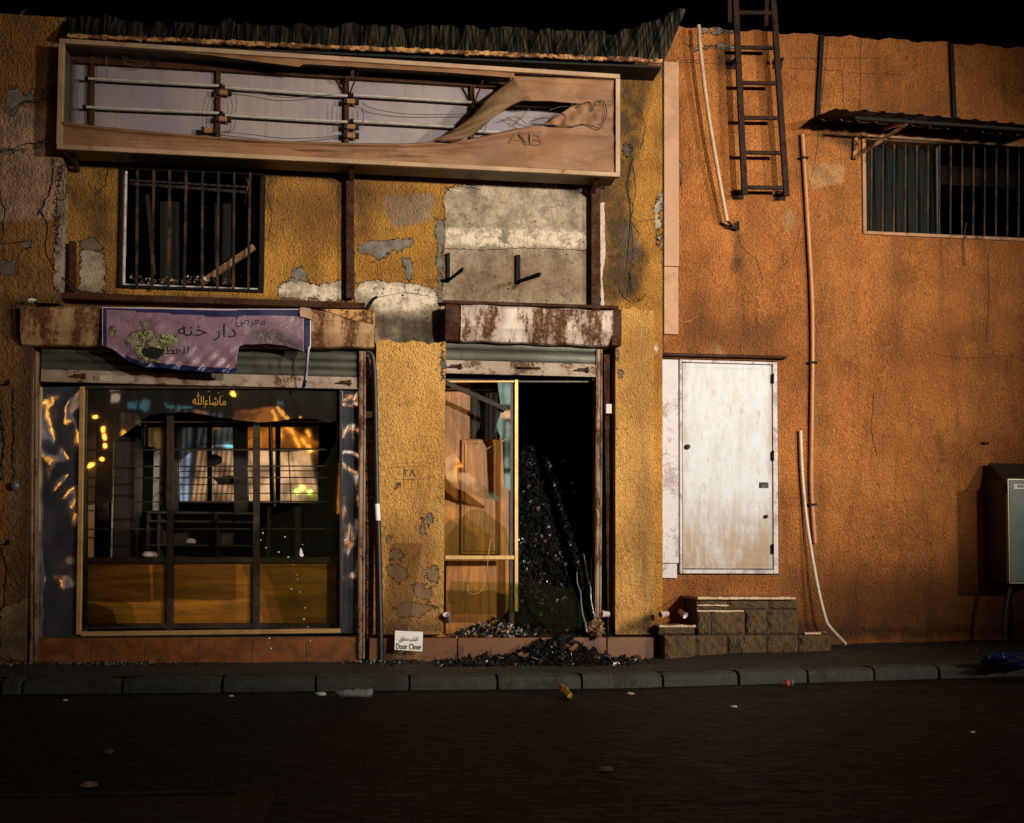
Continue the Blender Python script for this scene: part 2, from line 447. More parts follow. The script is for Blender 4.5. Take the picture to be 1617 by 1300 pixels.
def glass(name, tint=(.85,.9,.85), op=.12, rough=.02, body=(.03,.035,.025), refl=1.0, ior=1.62):
    """thin dusty pane: clear with a sooty film and a mirror-like surface"""
    m = NT(name); t = m.t
    tr = m.n('ShaderNodeBsdfTransparent', {'Color': tint}).outputs[0]
    wv = m.bump(m.noise(.9, 2), .004, 1.0)
    gl = m.n('ShaderNodeBsdfGlossy', {'Color': (refl, refl, refl, 1), 'Roughness': rough, 'Normal': wv}).outputs[0]
    m.out(body, .7); film = m.b.outputs[0]
    sm = m.sm(m.noise(2.2, 6, .7, m.co((1.6,1,.5))), .3, .8)
    a = m.n('ShaderNodeMixShader', {0: m.ma('ADD', op*.5, m.ma('MULTIPLY', sm, op)), 1: tr, 2: film}).outputs[0]
    fr = m.n('ShaderNodeFresnel', {'IOR': ior}).outputs[0]
    b = m.n('ShaderNodeMixShader', {0: fr, 1: a, 2: gl}).outputs[0]
    t.links.new(b, t.nodes['Material Output'].inputs[0]); return m.m
def emit(name, c, st, sc=0):
    m = NT(name); col = c
    if sc: col = m.mix(m.sm(m.noise(sc, 3), .4, .62), c, m_(c, .25))
    m.out((.02,.02,.02), .6, Emission_Color=col, Emission_Strength=st); return m.m

MT = {}
MT['wall_old'] = stucco('ochre_render', (.50,.240,.038), (.30,.125,.020))
MT['wall_pier'] = stucco('yellow_render', (.66,.360,.105), (.55,.275,.065), dirt=(.22,.10,.026), fc=.1, grain=1.1)
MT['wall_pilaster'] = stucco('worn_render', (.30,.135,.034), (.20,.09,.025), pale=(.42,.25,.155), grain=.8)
MT['wall_orange'] = stucco('orange_render', (.48,.172,.040), (.29,.094,.020), dirt=(.075,.028,.007), grain=.95, bumpk=1.9, fc=1.0, pale=(.50,.25,.10))
MT['heap_char'] = plain('heap_char', (.007,.0065,.006), .8, 0, .7, 9, .004, 30, Specular_IOR_Level=.15)
MT['char'] = plain('charred', (.012,.011,.010), .7, 0, .6, 9, .004, 30, Specular_IOR_Level=.2)
MT['soot_wall'] = plain('sooty_room_wall', (.007,.006,.005), .95, 0, .6, 2.5, .003, 20, dirt=(.018,.011,.006), Specular_IOR_Level=.05)
MT['rust_steel'] = rusty('dark_rusted_steel', (.018,.012,.009), (.055,.018,.007), .5, metal=0)
MT['rust_box'] = rusty('rusted_cream_box', (.42,.28,.15), (.16,.062,.016), .50, streaky=True, sc=3.2)
MT['rust_box_white'] = rusty('rusted_white_box', (.58,.50,.45), (.12,.045,.011), .46, streaky=True, sc=2.7)
MT['rust_edge'] = rusty('rust_flaked_gutter', (.55,.30,.10), (.12,.04,.012), .5, sc=9)
MT['bar_iron'] = rusty('iron_bars', (.014,.012,.010), (.10,.035,.012), .36, sc=4, metal=0)
MT['black_iron'] = plain('black_iron', (.008,.006,.005), .7, .0, .5, Specular_IOR_Level=.15)
MT['ladder'] = rusty('ladder_steel', (.010,.006,.005), (.030,.010,.005), .42, metal=0, rough=.7)
MT['sign_frame'] = rusty('sign_frame_paint', (.42,.27,.165), (.16,.065,.025), .34, metal=.1)
MT['sign_side'] = plain('sign_box_sheet', (.12,.085,.05), .5, .2, .6, 3, dirt=(.02,.015,.01))
m = NT('sign_back_panel'); n = m.noise(1.6, 5, .6); st = m.noise(2.0, 6, .7, m.co((7,1,.5)))
c = m.mix(m.sm(n, .35, .65), (.27,.215,.215), (.20,.17,.20)); c = m.mix(m.ma('MULTIPLY', m.sm(st, .5, .75), .5), c, (.15,.11,.09))
c = m.mix(m.ma('MULTIPLY', m.sm(m.noise(30, 3), .62, .75), .4), c, (.10,.07,.06)); MT['sign_back'] = m.out(c, .6, m.bump(n, .01))
MT['flap'] = plain('grimy_sign_cloth', (.15,.075,.028), .75, 0, .5, 3, .006, 9, dirt=(.06,.03,.012))
MT['burnt_foam2'] = plain('scorched_cream', (.40,.40,.20), .6, 0, .8, 25, .006, 60, dirt=(.10,.07,.03), dfac=.9)
m = NT('sign_cloth'); n = m.noise(1.2, 5, .6); w = m.wave(.55, 5.5, 3, m.co((.5,1,2.6)), 'Z', 1.2)
c = m.mix(m.sm(n, .35, .65), (.25,.115,.047), (.17,.075,.030)); c = m.mix(m.ma('MULTIPLY', m.sm(w, .6, .95), .28), c, (.12,.055,.024))
c = m.mix(m.ma('MULTIPLY', m.sm(m.noise(2.6, 6, .7, m.co((.5,1,1.6))), .52, .62), .4), c, (.33,.175,.09))
cr = m.wave(1.4, 9, 4, m.co((.5,1,1.5)), 'Z', 1.0); MT['cloth'] = m.out(c, .7, m.bump(m.ma('ADD', m.noise(4, 4), m.ma('MULTIPLY', m.ma('POWER', cr, 6), -.35)), .016))
MT['tube_grey'] = plain('tube_glass', (.42,.40,.36), .3, .0, .3, 8, 0, dirt=(.12,.08,.05))
MT['ballast'] = plain('ballast_paint', (.30,.14,.05), .5, .1, .4, 20, dirt=(.05,.02,.01))
MT['black_cable'] = plain('black_cable', (.012,.011,.010), .5, 0, .3)
MT['grey_wire'] = plain('grey_wire', (.06,.05,.045), .5, 0, .3)
MT['copper_wire'] = plain('tan_wire', (.42,.24,.08), .5, 0, .3)
MT['banner'] = None
m = NT('purple_vinyl'); n = m.noise(2.0, 5, .6); so = m.sm(m.ma('ADD', m.at('soot'), m.ma('MULTIPLY', m.ma('SUBTRACT', m.noise(5, 6, .7), .5), .25)), -.05, .10)
c = m.mix(m.sm(n, .35, .65), (.225,.130,.175), (.18,.105,.145)); c = m.mix(m.ma('MULTIPLY', so, .9), c, (.035,.024,.026))
bu = m.sm(m.ma('ADD', m.at('burn'), m.ma('MULTIPLY', m.ma('SUBTRACT', m.noise(11, 6, .75), .5), .13)), -.012, .022)
yg = m.mix(m.sm(m.noise(28, 5, .7, None, 1.5), .42, .58), (.40,.40,.17), (.06,.05,.025)); yg = m.mix(m.sm(m.noise(9, 3), .5, .65), yg, (.30,.22,.16))
c = m.mix(bu, c, yg); c = m.mix(m.sm(m.ma('ADD', m.at('hole'), m.ma('MULTIPLY', m.ma('SUBTRACT', m.noise(14, 5, .7), .5), .06)), -.004, .012), c, (.006,.005,.004))
MT['banner'] = m.out(c, .42, m.bump(m.ma('ADD', m.noise(3.5, 5, .6, m.co((1,1,2)), 1.0), m.ma('ADD', m.ma('MULTIPLY', m.noise(16, 3), .2), m.ma('MULTIPLY', m.ma('MULTIPLY', bu, m.noise(28, 5, .7, None, 1.5)), 1.2))), .03), Specular_IOR_Level=.5)
MT['banner_blue'] = plain('navy_vinyl', (.012,.014,.065), .4, 0, .4, 8, .003, 12)
MT['banner_edge'] = plain('vinyl_white_edge', (.55,.45,.48), .5, 0, .3)
MT['burnt_foam'] = plain('scorched_yellow_green', (.36,.36,.10), .6, 0, .8, 25, .006, 60, dirt=(.05,.045,.015), dfac=.9)
MT['ink'] = plain('black_ink', (.012,.008,.012), .5, 0, .2, 6, 0)
MT['gold_letter'] = plain('gold_lettering', (.62,.36,.06), .35, .4, .2, 6, 0)
m = NT('shutter_slats'); n = m.noise(3, 6, .65, m.co((.6,1,3))); c = m.mix(m.sm(n, .35, .65), (.085,.085,.068), (.04,.04,.032)); c = m.mix(m.ma('MULTIPLY', m.sm(m.noise(4, 6, .7, m.co((3,1,.6))), .52, .7), .7), c, (.035,.028,.02))
MT['slats'] = m.out(c, .45, m.bump(n, .002), .3)
MT['shutter_bar'] = rusty('shutter_bottom_bar', (.36,.29,.23), (.12,.06,.03), .42, metal=.25)
MT['rail'] = rusty('shutter_rail', (.30,.20,.13), (.10,.04,.018), .46, streaky=True)
MT['gold_alu'] = plain('gold_aluminium', (.62,.40,.17), .36, .5, .2, 3, .0, dirt=(.25,.13,.04))
m = NT('wrinkled_steel_film'); w = m.noise(1.5, 1, .4, m.co((1.3,1,1)), .8); w2 = m.noise(4, 1, .5, None, .4)
MT['mirror_film'] = m.out(m.mix(m.sm(m.noise(3,5), .3, .7), (.40,.44,.56), (.22,.24,.33)), .09, m.bump(m.ma('ADD', w, m.ma('MULTIPLY', w2, .10)), .048, 1.0), .90)
m = NT('floor_tile_base'); n = m.noise(7, 7, .7); c = m.mix(m.sm(n, .35, .65), (.22,.068,.014), (.10,.030,.009)); c = m.mix(m.sm(m.noise(18, 5, .7), .58, .7), c, (.06,.018,.008))
MT['tile'] = m.out(c, .42, m.bump(n, .002))
MT['tile_plain'] = plain('terracotta_skirting', (.17,.056,.012), .5, 0, .5, 4, .001, dirt=(.04,.016,.008), dfac=.8)
MT['grout'] = plain('grout', (.20,.13,.08), .9, 0, .4)
MT['wood_panel'] = wood('orange_plywood', (.40,.155,.013), .35, 10, False)
MT['door_wood'] = wood('varnished_door_wood', (.42,.150,.007), .4, 16)
MT['dark_wood'] = wood('charred_wood', (.022,.010,.005), .7, 14)
MT['beam_wood'] = wood('splintered_wood', (.30,.15,.055), .7, 14, False)
MT['frame_dark'] = plain('dark_brown_frame', (.020,.012,.008), .45, .1, .5, 8, dirt=(.07,.035,.015))
MT['glass'] = glass('window_glass', (.985,.985,.97), .015)
MT['glass_dark'] = glass('sooted_glass', (.62,.60,.50), .35, body=(.018,.014,.009))
MT['glass_tint'] = glass('greenish_glass', (.86,.88,.72), .04, body=(.05,.05,.02))
MT['glass_shine'] = glass('bright_glass_shard', (.90,.90,.80), .03, body=(.10,.09,.05), refl=1.0, ior=3.2)
m = NT('mirror'); MT['mirror'] = m.out((.80,.78,.74), .03, m.bump(m.noise(.9, 1), .0010, 1.0), 1.0)
m = NT('white_door_paint'); s1 = m.noise(2.2, 8, .72, m.co((2.4,1,.8))); s2 = m.noise(5, 6, .7); z = m.z()[2]
low = m.ma('MAXIMUM', m.sm(m.ma('ADD', z, m.ma('MULTIPLY', m.noise(3,6,.7,m.co((3,1,.6))), -1.3)), .25, -.50), m.ma('MULTIPLY', m.sm(m.ma('ADD', m.ma('ABSOLUTE', m.z()[0]), m.ma('MULTIPLY', m.noise(5,5,.7), .10)), .44, .50), .7))
c = m.mix(m.sm(s1, .40, .72), (.45,.475,.54), (.36,.36,.37)); c = m.mix(m.ma('MULTIPLY', m.sm(s2, .50, .68), .34), c, (.36,.25,.15))
c = m.mix(m.ma('MULTIPLY', m.ma('MULTIPLY', low, m.sm(s1, .30, .55)), .85), c, (.26,.14,.05)); c = m.mix(m.sm(m.noise(34, 5, .8), .64, .72), c, (.20,.12,.06)); c = m.mix(m.ma('MULTIPLY', m.sm(m.noise(9, 7, .8, m.co((2,1,.6))), .55, .64), .6), c, (.26,.17,.09))
MT['door_white'] = m.out(c, .5, m.bump(m.ma('ADD', s2, m.ma('MULTIPLY', m.noise(30,4), .2)), .003))
MT['trim_white'] = plain('lilac_white_trim', (.56,.51,.54), .6, 0, .25, 5, .002, 40, dirt=(.14,.09,.08), dfac=.7)
MT['trim_pink'] = plain('pinkish_strip_paint', (.42,.225,.12), .65, 0, .22, 1.6, .002, 30, dirt=(.20,.09,.04), dfac=.5)
MT['pvc'] = plain('old_pvc_pipe', (.52,.34,.22), .5, 0, .3, 4, 0, dirt=(.15,.08,.05))
MT['pvc_white'] = plain('pale_pvc_pipe', (.62,.50,.40), .5, 0, .3, 4, 0, dirt=(.2,.12,.08))
MT['pvc_orange'] = plain('orange_painted_pipe', (.46,.20,.07), .5, 0, .35, 4, 0, dirt=(.15,.06,.03))
m = NT('corrugated_steel'); n = m.noise(3, 5, .7, m.co((16,1,.6))); c = m.mix(m.sm(n, .44, .64), (.010,.009,.007), (.125,.108,.075)); c = m.mix(m.sm(m.noise(5,6), .55, .7), c, (.05,.03,.015))
MT['corrugated'] = m.out(c, m.ma('ADD', .30, m.ma('MULTIPLY', n, .3)), m.bump(n, .003), .75)
MT['awning_sheet'] = rusty('awning_sheet', (.030,.022,.015), (.045,.020,.009), .5, metal=0)
MT['win_frame'] = rusty('window_frame_brown', (.34,.17,.085), (.13,.055,.02), .4)
MT['blind'] = plain('grey_curtain', (.020,.024,.022), .9, 0, .4, 4, .004, 12, dirt=(.008,.008,.007), Specular_IOR_Level=.05)
MT['stone'] = plain('rough_blockwork', (.115,.066,.026), .95, 0, .9, 4, .022, 22, dirt=(.05,.028,.012), dfac=.8)
MT['mortar'] = plain('dark_mortar', (.035,.022,.012), .95, 0, .5)
MT['slab'] = plain('step_slab', (.28,.13,.075), .75, 0, .4, 4, .004, 30, dirt=(.08,.04,.02))
MT['slab_edge'] = plain('chipped_slab_edge', (.66,.47,.30), .8, 0, .4, 12, .005, 40, dirt=(.25,.14,.07))
MT['cab_side'] = plain('cabinet_side', (.030,.017,.009), .5, .1, .3, 3, dirt=(.012,.008,.005))
m = NT('cabinet_door_grey'); n = m.noise(2, 6, .6); c = m.mix(m.sm(n, .35, .65), (.125,.145,.125), (.085,.105,.09)); c = m.mix(m.ma('MULTIPLY', m.sm(m.noise(4, 6, .7, m.co((3,1,.5))), .5, .7), .5), c, (.05,.06,.05))
MT['cab_door'] = m.out(c, .5, m.bump(m.noise(50, 3), .001), .1)
MT['cab_trim'] = plain('cabinet_trim', (.34,.31,.25), .4, .3, .3)
m = NT('road_pavers')
def bricks(m, bw, bh, mort, c1, c2, cm, co):
    b = m.n('ShaderNodeTexBrick', {'Vector': co, 'Color1': c1, 'Color2': c2, 'Mortar': cm, 'Scale': 1.0, 'Mortar Size': mort, 'Mortar Smooth': .35, 'Bias': 0.0, 'Brick Width': bw, 'Row Height': bh})
    b.offset = .5; return b
co = m.n('ShaderNodeVectorMath', {0: m.co(), 1: m.n('ShaderNodeVectorMath', {0: m.noise(5, 3, col=True), 1: (.012,.012,0)}, operation='MULTIPLY').outputs[0]}, operation='ADD').outputs[0]
b = bricks(m, .20, .10, .010, (.026,.026,.018,1), (.006,.006,.005,1), (.001,.001,.001,1), co)
n = m.noise(.8, 6, .65, m.co((.7,1.5,1))); c = m.mix(m.sm(n, .36, .66), b.outputs[0], m.mul(b.outputs[0], .30)); c = m.mul(c, m.ma('ADD', .6, m.ma('MULTIPLY', m.noise(40, 4), .8)))
tilt = m.noise(9, 1); MT['road'] = m.out(c, m.ma('ADD', .55, m.ma('MULTIPLY', m.noise(6,4), .3)), m.bump(m.ma('ADD', m.ma('MULTIPLY', b.outputs[1], -1.2), m.ma('ADD', m.ma('MULTIPLY', tilt, 1.3), m.ma('MULTIPLY', m.noise(45, 4), .45))), .022), Specular_IOR_Level=.15)
m = NT('pavement_pavers'); co = m.n('ShaderNodeVectorMath', {0: m.co(rot=(0,0,.05)), 1: m.n('ShaderNodeVectorMath', {0: m.noise(5, 3, col=True), 1: (.02,.02,0)}, operation='MULTIPLY').outputs[0]}, operation='ADD').outputs[0]
b = bricks(m, .16, .09, .012, (.044,.037,.022,1), (.015,.013,.009,1), (.002,.002,.002,1), co)
c = m.mix(m.sm(m.noise(1.6, 6, .65), .38, .62), b.outputs[0], m.mul(b.outputs[0], .35)); MT['pavement'] = m.out(c, .75, m.bump(m.ma('ADD', m.ma('MULTIPLY', b.outputs[1], -1.2), m.ma('ADD', m.noise(10, 1), m.ma('MULTIPLY', m.noise(45, 4), .5))), .016))
m = NT('large_slabs'); co = m.n('ShaderNodeVectorMath', {0: m.co(), 1: m.n('ShaderNodeVectorMath', {0: m.noise(3, 4, col=True), 1: (.08,.08,0)}, operation='MULTIPLY').outputs[0]}, operation='ADD').outputs[0]
b = bricks(m, .42, .22, .009, (.018,.013,.008,1), (.010,.008,.006,1), (.022,.021,.017,1), co)
c = m.mix(m.sm(m.noise(1.1, 5), .38, .62), b.outputs[0], m.mul(b.outputs[0], .3)); MT['big_slabs'] = m.out(c, .75, m.bump(m.ma('ADD', m.noise(10, 3), m.ma('MULTIPLY', b.outputs[1], -.4)), .012))
MT['kerb'] = plain('kerb_concrete', (.052,.056,.047), .85, 0, .6, 3.0, .005, 35, dirt=(.022,.02,.015), dfac=.9)
MT['paper'] = plain('white_card', (.80,.78,.76), .7, 0, .1, 6, 0)
MT['cup'] = plain('paper_cup', (.66,.52,.52), .6, 0, .3, 10, 0, dirt=(.3,.15,.1))
MT['cup_red'] = plain('red_cup_band', (.30,.06,.05), .6, 0, .3, 10, 0)
MT['foil'] = plain('gold_foil', (.60,.34,.06), .3, .7, .3, 20, .004, 60)
MT['clear_plastic'] = glass('clear_plastic_sheet', (.985,.98,.97), .02, .12, body=(.45,.33,.2))
MT['bottle_plastic'] = plain('cloudy_plastic', (.35,.36,.38), .25, 0, .6, 30, .01, 60)
m = NT('blue_plastic_bag'); MT['blue_bag'] = m.out(m.mix(m.sm(m.noise(9,4),.4,.6),(.003,.006,.045),(.004,.012,.10)), .12, m.bump(m.noise(20,3,.6,None,1.0), .04))
MT['black_glossy'] = plain('glossy_char', (.015,.014,.014), .18, 0, .5, 30, .003, 60)
MT['ash_pale'] = plain('ash_scrap', (.42,.34,.27), .6, 0, .5, 30, .002)
MT['ash_brown'] = plain('scorched_scrap', (.16,.075,.03), .6, 0, .5, 30, .002)
MT['ash_grey'] = plain('grey_scrap', (.12,.13,.16), .35, 0, .5, 30, .002)  # grey scrap, its bluish tint standing for cool glints in the rubble
MT['chip_pink'] = plain('pinkish_scrap', (.30,.17,.17), .45, 0, .5, 30, .002)
m = NT('glass_chip'); MT['glass_chip'] = m.out((.12,.16,.13), .06, None, 0.0, Specular_IOR_Level=1.0)
# ================================================================== GROUND
ZR = -0.11
def ground_z(x, y):            # the footway climbs gently towards the orange building
    t = max(0, min(1, (x-1.15)/.9)); t = t*t*(3-2*t)
    s = max(0, min(1, (y+1.30)/1.35))
    return .07*t*s + gslope(x) + .004*math.sin(x*7+y*3)*math.sin(y*11)
mb = MB(); mb.grid(lambda u, v: (-30+60*u, -34+36*v, ZR - .0004 + gslope(-30+60*u)), 300, 4, smooth=False)
mb.build('road', MT['road'], kind='structure')
mb = MB(); mb.grid(lambda u, v: (-9+7.2*u, -9.2+3.75*v + .05*math.sin(u*9), ZR + .004), 20, 6, smooth=False)
mb.build('paved_verge', MT['big_slabs'], kind='structure')
mb = MB()
xs = -9.0
while xs < -2.0:
    L = random.uniform(.5, 1.1); mb.box(xs, xs+L-.02, -5.47+random.uniform(-.01,.01), -5.40, ZR-.03, ZR+.012); xs += L
mb.build('edging_strip', MT['kerb'], kind='structure', bevel=.006)
mb = MB()
KY = -1.50
mb.grid(lambda u, v: (-12+24*u, KY+.17 + (1.95-KY-.17)*v if False else KY+.165 + (1.6)*v, ground_z(-12+24*u, KY+.165+1.6*v)), 240, 18, smooth=True)
mb.build('pavement', MT['pavement'], kind='structure')
mb = MB(); x = -9.1
edges = [0, 34, 190, 347, 497, 649, 793, 933, 1072, 1210, 1340, 1470, 1600]
kx = [G(e, 1078, -.02).x for e in edges]; kx = [kx[0]-.86*k for k in (6,5,4,3,2)] + kx + [kx[-1]+.86*k for k in range(1, 7)]
for a, b in zip(kx[:-1], kx[1:]):
    a += .009 + random.uniform(0, .006); b -= .009; dy = random.uniform(-.008, .008); dz = random.uniform(-.006, .006); tz = random.uniform(-.006,.006)
    prof = [(KY+.17, ZR-.05), (KY, ZR-.05), (KY, -.045), (KY+.02, -.012), (KY+.055, 0.0), (KY+.17, .004)]
    n = len(prof); vs = []; K = 9
    for k in range(K+1):
        xx = a+(b-a)*k/K; e = .006 if k in (0, K) else 0
        for (yy, zz) in prof:
            top = zz > -.04
            vs.append((xx, yy+dy + (e if yy < KY+.05 else 0) + random.uniform(-.0025,.0025), zz+gslope(xx)+dz+tz*(k/K) - (e if top else 0) + (random.uniform(-.003,.003) if top else 0)))
    fs = [(k*n+i, (k+1)*n+i, (k+1)*n+(i+1) % n, k*n+(i+1) % n) for k in range(K) for i in range(n)]
    fs += [tuple(range(n))[::-1], tuple(K*n+i for i in range(n))]
    mb.add(vs, [f[::-1] for f in fs], 0)
mb.build('kerb', MT['kerb'], kind='structure')

# ================================================================== BURNT SHOP BUILDING
YR = 0.12                                                # face of the orange building
B = thing('shop_building', (0, 0, 0), 'burnt two-storey shop building with peeling yellow ochre render, left of the orange one', 'building')
xL = P(-40, 600).x - 1.6; xJ = P(1046, 560).x
win = rect_px(0,0,0,0)
def H(px0, py0, px1, py1, y=0.0):
    return rect_px(px0, py0, px1, py1, y)
hA = H(52, 546, 583, 1046); hA = (hA[0], hA[1], .0, hA[3])
hB = H(701, 543, 968, 1003)
hC = H(190, 268, 417, 456)
zt = P(560, 62).z
mb = MB(); wall(mb, xL, xJ, -.05, zt, 0.0, .22, [hA, hB, hC], .06)
spec = dict(
 bare=[poly(p) for p in (
   [(702,296),(760,290),(930,292),(936,395),(936,490),(940,540),(700,540),(697,480),(700,400)],
   [(440,448),(470,440),(500,452),(545,440),(546,476),(437,470)],
   [(560,447),(600,442),(640,446),(692,455),(694,545),(590,545),(560,480)],
   [(128,392),(165,398),(168,462),(124,460)],
   [(1045,300),(1030,330),(1040,400),(1046,420)])],
 grey=[poly(p) for p in (
   [(562,388),(600,380),(655,375),(650,388),(612,400),(605,418),(590,405),(565,400)],
   [(636,406),(650,410),(655,445),(642,447)],
   [(455,442),(470,416),(486,430),(492,446)], [(120,380),(150,376),(172,398),(165,402),(130,392)],
   [(686,340),(703,345),(703,480),(690,480),(692,420)], [(545,415),(560,430),(558,470),(548,470)],
   [(985,225),(1000,228),(996,250),(988,250)], [(190,262),(300,262),(330,268),(200,270)])],
 soot=[poly(p) for p in (
   [(970,95),(1030,105),(1022,160),(1008,215),(1002,260),(992,330),(1005,400),(1000,480),(935,485),(938,290),(970,285)],
   [(105,60),(1045,100),(1045,118),(970,118),(100,62)],
   [(1000,380),(1020,400),(1010,470),(975,470),(985,400)],
   [(590,500),(700,498),(700,545),(590,545)], [(100,250),(560,262),(560,285),(100,270)],  # strip under the sign box paints its cast shadow
   [(95,460),(590,480),(590,500),(95,485)])],
 pale=[poly(p) for p in ([(600,310),(690,305),(680,350),(620,360)],[(975,345),(1000,360),(1015,400),(1000,420),(985,400)])],
 damp=[poly(p) for p in ([(0,870),(60,870),(60,1046),(0,1046)],[(100,300),(185,300),(185,400),(100,380)])])
spec['white'] = [poly(p) for p in ([(565,450),(640,448),(690,458),(692,490),(600,490)],[(703,362),(935,366),(936,392),(703,388)],[(440,452),(540,455),(540,474),(440,470)],[(1020,540),(1040,540),(1040,560)])]
for k in range(22):
    px = random.uniform(110, 940); py = random.choice((262, 264, 470)) + (px-100)*.03; w = random.uniform(3, 12); h = random.uniform(25, 110) if py < 300 else 15
    spec['soot'].append(poly([(px-w,py),(px+w,py),(px+w*.4,py+h),(px-w*.4,py+h)]))
spec['damp'] += [poly(p) for p in ([(430,285),(545,285),(540,380),(440,360)],[(560,290),(690,290),(690,330),(560,340)],[(700,400),(935,400),(935,485),(700,485)],[(170,270),(190,270),(190,460),(172,460)])]
nv = len(mb.v); at_ = wattrs(mb, spec)
for l in ([(170,262),(168,290),(150,310)],[(560,398),(556,440)],[(940,400),(980,408),(1000,395)],[(1000,262),(1004,300),(996,345),(1000,400),(990,470)],[(1010,170),(1020,200),(1012,235)],[(700,392),(760,395),(830,391),(935,396)],
          [(985,285),(1000,330),(995,350),(1010,370)],[(970,440),(985,470),(1000,480)],[(596,470),(640,462),(690,470)],[(420,300),(430,340),(424,380)],[(700,300),(720,293),(760,300)],[(1045,345),(1010,350),(990,340)]):
    cracks(mb, l, 0.0, 1, (.002,.006), .007)
for k in range(70):      # pits and nail holes
    px, py = random.choice(((random.uniform(705,935), random.uniform(300,480)), (random.uniform(420,700), random.uniform(290,480)), (random.uniform(565,690), random.uniform(450,540))))
    p = P(px, py, -.004); r_ = random.uniform(.002,.009); mb.prism(jag([V3(p.x+r_*math.cos(a), 0, p.z+r_*math.sin(a)) for a in (0,1,2,3,4,5)], .02, r_*.3), -.0065, -.004, 1)
wl = mb.build('front_wall', [MT['wall_old'], MT['char']], B, attrs=pad(at_, mb, nv))
# side, back and roof of the block
mb = MB(); mb.box(xL, xJ-.01, .22, 6.0, zt-.30, zt-.06)
mb.box(xL, xL+.2, .22, 6.0, -.05, zt-.31); mb.box(xJ-.21, xJ-.01, .22, 6.0, -.05, zt-.31); mb.box(xL+.2, xJ-.21, 5.8, 6.0, -.05, zt-.31)
mb.build('rear_walls', MT['soot_wall'], B)
# floor slab between storeys, room partitions, all black with soot
zs = (hA[3]+.28)
mb = MB(); mb.box(xL+.21, xJ-.22, .221, 5.79, zs, zs+.12)
xp = P(645, 600, .3).x
mb.box(xp-.06, xp+.06, .221, 5.79, -.04, zs-.005); mb.box(xL+.21, xJ-.22, .221, 5.79, -.06, .0)
mb.box(P(985,600,.4).x, P(985,600,.4).x+.1, .221, 5.79, .001, zs-.005)
mb.box(xL+.3, xp-.07, 3.2, 3.3, .001, zs-.005)
mb.build('interior_walls', MT['soot_wall'], B)
# left pilaster, a little proud of the wall
pr = rect_px(-60, 20, 97, 1050, -.22)
ptop = lambda x: P(20, 20, -.10).z + (x-pr[0])*-.16
mb = MB(); x1p = P(97, 300, -.22).x
wall(mb, xL-.02, x1p, -.04, P(50, 24, -.22).z, -.22, .22, [(P(47, 700, -.22).x, x1p, -.04, P(47, 478, -.22).z)], .06, lump=.008)
YP = -.22
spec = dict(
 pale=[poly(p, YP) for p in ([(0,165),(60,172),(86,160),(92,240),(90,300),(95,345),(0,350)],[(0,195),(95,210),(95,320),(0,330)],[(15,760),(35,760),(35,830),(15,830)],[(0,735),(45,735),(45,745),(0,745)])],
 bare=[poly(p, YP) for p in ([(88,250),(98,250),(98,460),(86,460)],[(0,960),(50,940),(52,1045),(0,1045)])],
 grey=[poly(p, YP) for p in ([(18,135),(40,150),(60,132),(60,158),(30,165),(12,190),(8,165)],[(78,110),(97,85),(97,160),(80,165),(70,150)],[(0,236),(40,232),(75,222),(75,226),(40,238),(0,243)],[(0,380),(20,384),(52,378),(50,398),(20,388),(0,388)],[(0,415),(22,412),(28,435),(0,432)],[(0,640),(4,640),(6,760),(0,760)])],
 soot=[poly(p, YP) for p in ([(34,545),(97,545),(97,1000),(20,1000),(38,700)],[(0,1000),(97,1000),(97,1050),(0,1050)],[(85,90),(97,90),(97,240),(88,240)],[(0,470),(97,470),(97,545),(0,545)])],  # strips at the right edge paint shadows of sign box and shutter frame
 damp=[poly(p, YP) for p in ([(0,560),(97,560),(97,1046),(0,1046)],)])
nv = len(mb.v); at_ = wattrs(mb, spec)
for l in ([(0,240),(20,236),(35,228),(55,226),(80,218)],[(18,175),(40,158),(60,162),(80,150)],[(0,300),(8,330),(4,380)],[(0,386),(20,384),(50,380)],[(85,250),(82,300),(60,340)],[(0,640),(6,700),(2,760)],[(0,860),(10,900),(6,960)],[(20,610),(22,660),(20,720),(24,770)],[(60,330),(75,350),(72,400),(90,430)]):
    cracks(mb, l, YP-.005, 1, (.003,.010), .009)
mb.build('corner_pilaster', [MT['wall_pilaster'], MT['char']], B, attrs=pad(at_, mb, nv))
# centre pier and right pier
YQ = -.13
def pier(name, px0, px1, pt, pb, sp, mt):
    r = rect_px(px0, pt, px1, pb, YQ); mb = MB()
    topz = r[3]; ph = random.random()*6
    wall(mb, r[0], r[1], r[2], topz, YQ, -YQ, (), .035, top=lambda x: topz + .012*math.sin(x*23+ph) + .008*math.sin(x*61+ph), lump=.005)
    return mb.build(name, mt, B, attrs=wattrs(mb, {k: [poly(q, YQ) for q in v] for k, v in sp.items()}))
pier('centre_pier', 592, 702, 540, 1002, dict(
  grey=[[(612,872),(628,868),(640,876),(632,888),(616,884)],[(612,892),(640,892),(642,915),(628,922),(612,910)],[(672,898),(690,896),(697,910),(690,922),(675,918)],[(650,925),(665,924),(684,932),(680,946),(656,946)],[(664,820),(669,818),(670,846),(664,846)],[(675,802),(682,815),(684,830),(678,826)],[(612,845),(618,845),(618,855),(612,855)],[(695,540),(702,540),(702,620),(698,600)],[(622,960),(650,950),(690,960),(660,975),(630,975)],[(626,762),(632,762),(632,770),(626,770)]],
  damp=[[(592,960),(702,960),(702,1002),(592,1002)],[(592,800),(702,850),(702,1002),(592,1002)]], soot=[[(592,985),(702,985),(702,1002),(592,1002)]]), MT['wall_pier'])
